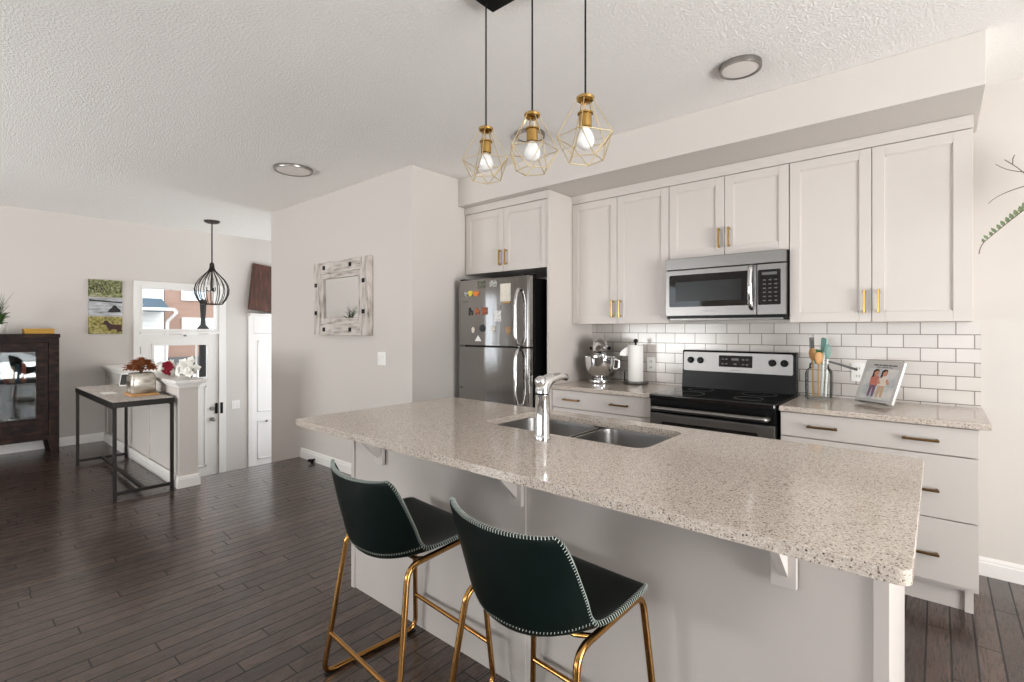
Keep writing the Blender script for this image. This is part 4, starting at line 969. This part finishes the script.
cl.build('candle_arms', M['bronze'], ep)
for k in range(3):
    a = 2*PI*k/3+.4; MB().lathe([(0, 0), (.011, 0), (.011, .06), (.014, .062), (.016, .08), (.01, .105), (0, .115)], (ex+.06*math.cos(a), ey+.06*math.sin(a), 1.9), 16).build('candle_bulb', M['bulb'], ep)

# ================================================================== LEFT SIDE
# ---------------- mirror
mr = thing('wall_mirror', (-4.34, MY, 1.31), 'square mirror in a rustic whitewashed wood frame with black bolts', 'mirror')
mxa, mxb, mza, mzb = -4.825, -3.872, 1.318, 2.037; yb = MY-.002; yf = MY-.06; fw_ = .115
for za, zb in ((mzb-fw_, mzb), (mza, mza+fw_)): MB().box(mxa+fw_+.001, mxb-fw_-.001, yf, yb, za, zb, .006).build('frame_rail', M['rustic'], mr)
for xa, xb in ((mxa, mxa+fw_), (mxb-fw_, mxb)): MB().box(xa, xb, yf-.004, yb, mza, mzb, .006).build('frame_stile', M['rusticv'], mr)
ia, ib, ja, jb = mxa+fw_, mxb-fw_, mza+fw_, mzb-fw_; iw = .05
for za, zb in ((jb-iw, jb), (ja, ja+iw)): MB().box(ia+iw, ib-iw, yf+.012, yb, za, zb, .004).build('inner_rail', M['rustic'], mr)
for xa, xb in ((ia, ia+iw), (ib-iw, ib)): MB().box(xa, xb, yf+.011, yb, ja, jb, .004).build('inner_stile', M['rusticv'], mr)
gl = MB(); gl.X = Matrix.Translation(((ia+ib)/2, yf+.035, (ja+jb)/2)) @ Matrix.Rotation(.016, 4, 'Z') @ Matrix.Rotation(.0116, 4, 'X')
gw, gh = (ib-ia)/2-iw+.004, (jb-ja)/2-iw+.004; gl.box(-gw, gw, -.0025, .0025, -gh, gh); gl.build('mirror_glass', M['mirror'], mr)
for bx, bz in ((mxa+.2, mzb-.055), (mxb-.28, mzb-.055), (mxa+.2, mza+.055), (mxb-.28, mza+.055), (mxa+.05, mzb-.22), (mxa+.05, mza+.22), (mxb-.055, mzb-.22), (mxb-.055, mza+.22)):
    dy = -.004 if (bx < mxa+fw_ or bx > mxb-fw_) else 0
    MB().box(bx-.02, bx+.02, yf+dy-.008, yf+dy+.004, bz-.02, bz+.02, .004).build('bolt', M['black'], mr)
# ---------------- canvases on the entry wall
cw = .331; y0 = 1.231
grn = ramp_mat('canvas_trees', [(.3, (52, 56, 36)), (.45, (104, 108, 62)), (.6, (152, 152, 112)), (.75, (206, 200, 188))], 26, .7, (1, 1, 1.6))
snow = ramp_mat('canvas_snow', [(.3, (120, 122, 116)), (.5, (176, 178, 180)), (.7, (206, 208, 214))], 9, .7, (1, 1, 4))
fld = ramp_mat('canvas_field', [(.3, (78, 72, 40)), (.5, (150, 140, 72)), (.7, (194, 182, 128))], 34, .7)
dark = mat('print_dark', (34, 30, 32), .7)
def canvas(z0, z1, m, label):
    r = thing('canvas_print', (WX, y0+cw/2, z0), label, 'picture', 'canvas prints on the entry wall')
    MB().box(WX+.001, WX+.022, y0, y0+cw, z0, z1, .003).build('canvas', m, r)
    return r
gz = lambda y: y0+y*cw
c_ = canvas(1.773, 1.984, grn, 'top canvas print on the entry wall, leafy branches over grass')
q = MB()
for i in range(9):
    a = random.uniform(.05, .95); q.tube([(WX+.0225, gz(a), 1.83+.02*random.random()), (WX+.0225, gz(min(.97, max(.03, a+random.uniform(-.15, .15)))), 1.9), (WX+.0225, gz(min(.97, max(.03, a+random.uniform(-.3, .3)))), 1.97)], [.005, .003, .0015], 6)
q.build('branch_picture', dark, c_)
c_ = canvas(1.546, 1.757, snow, 'middle canvas print on the entry wall, dark animal in pale snow')
q = MB(); q.prism([(gz(p_), z_) for p_, z_ in ((.55, 1.585), (.62, 1.625), (.68, 1.645), (.72, 1.672), (.80, 1.672), (.86, 1.64), (.93, 1.62), (.95, 1.588))], 'x', WX+.0222, WX+.0234)
q.prism([(gz(0.02), 1.72), (gz(.98), 1.70), (gz(.98), 1.715), (gz(.02), 1.74)], 'x', WX+.0222, WX+.0234); q.build('animal_picture', dark, c_)
c_ = canvas(1.318, 1.530, fld, 'bottom canvas print on the entry wall, brown dog in yellow grass')
q = MB(); q.prism([(gz(p_), z_) for p_, z_ in ((.30, 1.438), (.42, 1.452), (.46, 1.478), (.54, 1.482), (.60, 1.455), (.68, 1.435), (.97, 1.43), (.97, 1.345), (.86, 1.34), (.80, 1.375), (.66, 1.37), (.62, 1.345), (.56, 1.385), (.50, 1.43), (.40, 1.436))], 'x', WX+.0222, WX+.0234); q.build('animal_picture', mat('print_brown', (70, 42, 38), .7), c_)
# ---------------- dark glazed cabinet
KX0, KX1, KY0, KY1 = WX+.03, -7.2, -.19, .893
dc = thing('display_cabinet', (-7.5, .35, 0), 'dark espresso wood cabinet with glazed doors against the entry wall', 'cabinet')
b = MB(); b.box(KX0, KX1-.022, KY0, KY0+.035, .22, 1.285).box(KX0, KX1-.022, KY1-.035, KY1, .22, 1.285).box(KX0, KX0+.015, KY0+.035, KY1-.035, .22, 1.285).box(KX0+.015, KX1-.022, KY0+.035, KY1-.035, .22, .25).box(KX0+.015, KX1-.03, KY0+.035, KY1-.035, .79, .812)
b.build('carcass', M['cupb'], dc, smooth=False)
MB().box(KX0-.004, KX1+.012, KY0-.012, KY1+.008, 1.285, 1.325, .004).build('top', M['cupb'], dc)
f = MB(); f.box(KX1-.022, KX1, KY0, KY0+.085, .2, 1.284).box(KX1-.022, KX1, KY1-.085, KY1, .2, 1.284).box(KX1-.022, KX1, KY0+.085, KY1-.085, 1.235, 1.284).box(KX1-.022, KX1, KY0+.085, KY1-.085, .2, .255)
f.build('face_frame', M['cupb'], dc, smooth=False)
for yy in (KY0, KY1-.085):
    for xx in (KX0, KX1-.085):
        q = MB(); q.prism([(yy, .2), (yy+.085, .2), (yy+.085 if yy > 0 else yy+.05, 0), (yy+.035 if yy > 0 else yy, 0)], 'x', xx, xx+.083); q.build('leg', M['cupb'], dc, smooth=False)
ym = (KY0+KY1)/2
for ya, yb_ in ((KY0+.088, ym-.002), (ym+.002, KY1-.088)):
    d = MB(); za, zb = .258, 1.232; s_ = .095
    d.box(KX1-.02, KX1+.004, ya, ya+s_, za, zb, .003).box(KX1-.02, KX1+.004, yb_-s_, yb_, za, zb, .003).box(KX1-.02, KX1+.004, ya+s_, yb_-s_, zb-s_, zb, .003).box(KX1-.02, KX1+.004, ya+s_, yb_-s_, za, za+.18, .003)
    o = d.build('door', M['cupb'], dc); MB().box(KX1-.01, KX1-.006, ya+s_, yb_-s_, za+.18, zb-s_).build('pane', M['cglass'], o)
    MB().ball((KX1+.018, yb_-.03 if ya < 0 else ya+.03, .75), .014).build('knob', M['iron'], o)
MB().lathe([(0, 0), (.06, 0), (.075, .03), (.085, .09), (.07, .14), (.045, .16), (.05, .18), (0, .18)], (-7.4, .56, .252), 28).build('jug', mat('cream_stoneware', (210, 206, 196), .4), label='cream jug on the lower shelf behind the cabinet glass', cat='jug')
for i, (yy, hh, m_) in enumerate(((.50, .2, (150, 60, 50)), (.545, .17, (196, 150, 120)), (.585, .19, (70, 82, 90)), (.63, .21, (180, 90, 70)))):
    cn = ('dark red', 'tan', 'slate', 'brick red')[i]
    bkk = thing('book', (-7.42, yy, .813), cn+' book standing on the upper shelf behind the cabinet glass', 'book', 'books behind the cabinet glass')
    MB().box(-7.5, -7.33, yy-.017, yy-.014, .813, .813+hh).box(-7.5, -7.33, yy+.014, yy+.017, .813, .813+hh).box(-7.333, -7.33, yy-.014, yy+.014, .813, .813+hh).build('cover', mat(cn.replace(' ', '_')+'_cover', m_, .6), bkk)
    MB().box(-7.498, -7.334, yy-.0135, yy+.0135, .816, .81+hh).build('pages', M['paper'], bkk)
yl = thing('gift_box', (-7.4, .75, 1.3255), 'flat mustard yellow box lying on the dark cabinet', 'box')
MB().box(-7.50, -7.28, .632, .862, 1.3258, 1.366, .003).build('box_base', M['mustard'], yl); MB().box(-7.504, -7.276, .628, .866, 1.3665, 1.382, .003).build('lid', M['mustard'], yl)
# potted plant with feathery grass on the cabinet
pp = thing('potted_plant', (-7.45, .44, 1.326), 'leafy green plant with grassy plumes in a white pot on the dark cabinet', 'plant')
MB().lathe([(0, 0), (.05, 0), (.062, .02), (.072, .09), (.075, .1), (.068, .1), (.06, .085), (0, .085)], (-7.45, .44, 1.3262), 28).build('pot', M['white'], pp)
q = MB()
for i in range(26):
    a = random.uniform(0, 2*PI); rr_ = random.uniform(.05, .14); base_ = Vector((-7.45, .44, 1.41)); tip = base_+Vector((rr_*math.cos(a), rr_*math.sin(a), random.uniform(.03, .15)))
    q.leaf(base_.lerp(tip, .3), tip, .05, bend=.2)
q.build('foliage', M['leaf'], pp)
q = MB()
for i in range(46):
    a = random.uniform(0, 2*PI); rr_ = random.uniform(.02, .2); h_ = random.uniform(.2, .36)
    b_ = Vector((-7.45, .44, 1.41)); q.tube([b_, b_+Vector((rr_*.35*math.cos(a), rr_*.35*math.sin(a), h_*.6)), b_+Vector((rr_*math.cos(a), rr_*math.sin(a), h_))], [.003, .0025, .0008], 5)
q.build('grass_plumes', M['grass'], pp)
# ---------------- console table
TX0, TX1, TY0, TY1, TZ = -6.62, -5.03, .945, 1.365, .79
tb = thing('console_table', ((TX0+TX1)/2, (TY0+TY1)/2, 0), 'narrow console table with weathered wood top and black metal frame', 'table')
MB().box(TX0, TX1, TY0, TY1, TZ-.035, TZ, .003).build('tabletop', M['grey_wood'], tb)
f = MB(); e = .004; w = .025
f.box(TX0-e, TX1+e, TY0-e, TY0+.0, TZ-.05, TZ-.004).box(TX0-e, TX1+e, TY1, TY1+e, TZ-.05, TZ-.004).box(TX0-e, TX0, TY0, TY1, TZ-.05, TZ-.004).box(TX1, TX1+e, TY0, TY1, TZ-.05, TZ-.004)
f.box(TX0, TX1, TY0, TY0+w, TZ-.06, TZ-.036).box(TX0, TX1, TY1-w, TY1, TZ-.06, TZ-.036); f.build('apron', M['iron'], tb, smooth=False)
for xx in (TX0, TX1-w):
    for yy in (TY0, TY1-w): MB().box(xx, xx+w, yy, yy+w, 0, TZ-.036, .002).build('leg', M['iron'], tb)
f = MB(); f.box(TX0+w, TX1-w, (TY0+TY1)/2-w/2, (TY0+TY1)/2+w/2, .03, .03+w).box(TX0, TX0+w, TY0+w, TY1-w, .03, .03+w).box(TX1-w, TX1, TY0+w, TY1-w, .03, .03+w); f.build('stretcher', M['iron'], tb, smooth=False)
# vase with dried flowers, on a board
vx, vy = -5.42, 1.22
tag(MB().box(vx-.14, vx+.14, vy-.10, vy+.10, TZ+.0005, TZ+.02, .004).build('wooden_tray', M['wood']), 'small wooden tray under the silver vase', 'tray')
vs = thing('square_vase', (vx, vy, TZ+.021), 'square silver mercury glass vase with rust dried flowers on the console', 'vase')
sq_lathe([(.08, .02, TZ+.0205), (.092, .03, TZ+.035), (.095, .03, TZ+.1), (.092, .03, TZ+.165), (.085, .03, TZ+.185), (.08, .03, TZ+.19), (.086, .03, TZ+.197), (.078, .028, TZ+.197), (.074, .026, TZ+.185)], vx, vy).build('body', ramp_mat('mercury_glass', [(.35, (120, 108, 92)), (.5, (188, 182, 170)), (.65, (226, 222, 212))], 5, .22, (1, 1, 3), metal=.5), vs)
q = MB()
for i in range(9): q.tube([(vx, vy, TZ+.188), (vx+random.uniform(-.05, .05), vy+random.uniform(-.05, .05), TZ+.27)], .003, 6)
q.build('stems', M['stem'], vs)
for i in range(11):
    a = 2*PI*i/10; rr_ = (.05, .085)[i % 2] if i < 10 else 0; cx, cy, cz = vx+rr_*math.cos(a), vy+rr_*math.sin(a), TZ+.23+.04*((i+1) % 2)+(.02 if i == 10 else 0)
    q = MB()
    for ring_, (k_, t_, s_) in enumerate(((9, -.15, .05), (9, .35, .055), (7, .8, .055), (5, 1.2, .05))):
        for k in range(k_):
            b_ = 2*PI*k/k_+ring_*.4+i; q.leaf((cx, cy, cz), (cx+s_*math.cos(b_)*math.cos(t_), cy+s_*math.sin(b_)*math.cos(t_), cz+s_*math.sin(t_)), .035, bend=.25)
    q.build('dried_flower', M['petal_o'], vs)
# tablet clock + papers
tc_ = thing('tablet', (-6.35, 1.285, TZ), 'small black screen in a white frame propped on the console', 'tablet')
T4 = Matrix.Translation((-6.35, 1.285, TZ+.002)) @ Matrix.Rotation(math.radians(55), 4, 'Z') @ Matrix.Rotation(math.radians(-22), 4, 'X')
q = MB(); q.X = T4; q.prism(rrect(-.05, .05, 0, .135, .012), 'y', 0, .009); q.build('frame', M['white'], tc_)
q = MB(); q.X = T4; q.prism(rrect(-.042, .042, .012, .123, .006), 'y', -.0012, 0); q.build('screen', M['bglass'], tc_)
q = MB(); q.X = T4; q.prism([(.009, .0), (.06, .03), (.055, .035), (.009, .06)], 'x', -.02, .02); q.build('stand', M['black'], tc_)
tag(MB().box(-5.86, -5.68, 1.0, 1.1, TZ+.0004, TZ+.003).build('letter', M['paper']), 'white letter lying on the console table beside the vase', 'letter')
# flowers on the pony wall cap
def blossom(q, c_, s_, mi=0):
    c_ = Vector(c_); ax = Vector((random.uniform(.2, 1), random.uniform(-1, .2), random.uniform(-.2, .8))).normalized(); R = ax.to_track_quat('Z', 'Y').to_matrix()
    for k in range(5):
        a = 2*PI*k/5; q.leaf(c_, c_+R @ Vector((s_*math.cos(a), s_*math.sin(a), s_*.25)), s_*.95, up=ax, bend=.1, mi=mi)
def spray(xa, xb, n, label, red=False, hz=.13):
    r = thing('orchid_spray', ((xa+xb)/2, 1.50, .936), label, 'flowers')
    q = MB(); L_ = MB()
    b_ = Vector(((xa+xb)/2, 1.50, .943))
    for i in range(n):
        x = random.uniform(xa, xb); z = .97+hz*random.random()*(1-abs((x-(xa+xb)/2)/(xb-xa))*1.2); y = 1.49+random.uniform(-.04, .04)
        L_.tube([b_, ((x+b_.x)/2, y, (z+.943)/2+.01), (x, y, z)], .0025, 5); blossom(q, (x, y, z), .042)
    for i in range(8): x = random.uniform(xa, xb); L_.leaf((b_.x*.5+x*.5, 1.50, .945), (x+random.uniform(-.05, .05), 1.49, .965+random.random()*.08), .03)
    L_.build('stems', M['leaf'], r); q.build('blossoms', M['petal_w'], r)
    if red:
        q = MB()
        for i in range(9): blossom(q, (-5.52+random.uniform(-.06, .06), 1.45, 1.0+random.uniform(-.03, .05)), .038)
        q.build('red_bloom', M['petal_r'], r)
spray(-6.02, -5.34, 26, 'white blossom spray with one crimson bloom on the half wall ledge', True, .08)
spray(-5.26, -4.96, 20, 'white blossom spray at the end of the half wall ledge', False, .16)
# wood board leaning on the closet header
bd = MB(); bd.X = Matrix.Translation((WX+.075, 3.045, 1.672)) @ Matrix.Rotation(math.radians(-7), 4, 'X') @ Matrix.Rotation(math.radians(-4), 4, 'Y')
bd.box(-.02, .02, 0, .46, 0, .70, .004)
for zz in (.12, .235, .35, .465, .58): bd.box(.02, .0215, 0.002, .458, zz-.055, zz+.055, .001)
o = tag(bd.build('wood_panel', M['cupw']), 'tilted dark brown wood board standing above the closet door', 'wood board')
tag(MB().box(WX+.03, WX+.115, 3.19, 3.27, 1.6105, 1.618, .002).build('board_bracket', M['black']), 'flat black bracket under the tilted wood board', 'bracket')

# ---------------- hanging plant entering the frame at the right
hp = thing('hanging_plant', (.62, 3.40, 1.95), 'trailing succulent with bare twigs reaching in from the right edge', 'plant')
MB().lathe([(0, 0), (.07, 0), (.1, .05), (.115, .14), (.12, .15), (.11, .15), (.095, .12), (0, .11)], (.62, 3.40, 1.95), 28).build('pot', M['white'], hp)
q = MB()
for k in range(3):
    a = 2*PI*k/3; q.tube([(.62+.118*math.cos(a), 3.4+.118*math.sin(a), 2.095), (.62, 3.4, 2.5)], .0025, 6)
q.tube([(.62, 3.4, 2.5), (.62, 3.4, CE-.001)], .003, 6); q.build('hanger', M['stem'], hp)
def bez(P, n=14):
    P = [Vector(p) for p in P]; out = []
    for i in range(n+1):
        t = i/n; out.append(P[0]*(1-t)**3+P[1]*3*t*(1-t)**2+P[2]*3*t*t*(1-t)+P[3]*t**3)
    return out
Q0 = Vector((.62, 3.4, 2.07))
q = MB(); b1 = bez([Q0, (.45, 3.32, 2.10), (.30, 3.25, 1.93), (.165, 3.24, 1.79)]); q.tube(b1, [.005-.00025*i for i in range(15)], 7)
q.tube(bez([(.165, 3.24, 1.79), (.155, 3.24, 1.775), (.15, 3.24, 1.76), (.148, 3.24, 1.735)], 4), .0018, 6); q.build('trailing_stem', M['stem'], hp)
q = MB()
b2_ = bez([Q0, (.45, 3.32, 2.10), (.30, 3.25, 1.93), (.165, 3.24, 1.79)], 30)
for i in range(4, 31):
    p_ = b2_[i]; sz = .05*(1-.022*i)
    q.leaf(p_, p_+Vector((-.012+random.uniform(-.006, .006), -.01, sz)), sz*.7, up=(0, -1, 0))
    if i < 20:
        q.leaf(p_, p_+Vector((-.02, -.02, sz*1.1)), sz*.7, up=(0, -1, 0)); q.leaf(p_, p_+Vector((.02, -.02, -sz*.8)), sz*.6, up=(0, -1, 0))
q.build('leaves', M['pale_leaf'], hp)
q = MB()
q.tube(bez([Q0, (.45, 3.3, 2.06), (.24, 3.24, 2.05), (.18, 3.24, 1.97)]), [.003-.00012*i for i in range(15)], 6)
q.tube(bez([Q0, (.45, 3.34, 2.12), (.29, 3.26, 2.06), (.205, 3.24, 2.15)]), [.003-.00012*i for i in range(15)], 6)
q.tube([(.31, 3.27, 2.085), (.275, 3.25, 2.125), (.235, 3.24, 2.165)], .0018, 6); q.tube([(.262, 3.247, 2.14), (.262, 3.24, 2.165), (.268, 3.24, 2.18)], .0016, 6)
q.build('bare_twigs', M['stem'], hp)
q = MB()
for i in range(24):
    a = random.uniform(0, 2*PI); q.leaf((.62, 3.4, 2.06), (.62+.14*math.cos(a), 3.4+.14*math.sin(a), 2.06+random.uniform(.02, .12)), .04)
q.build('crown_leaves', M['leaf'], hp)
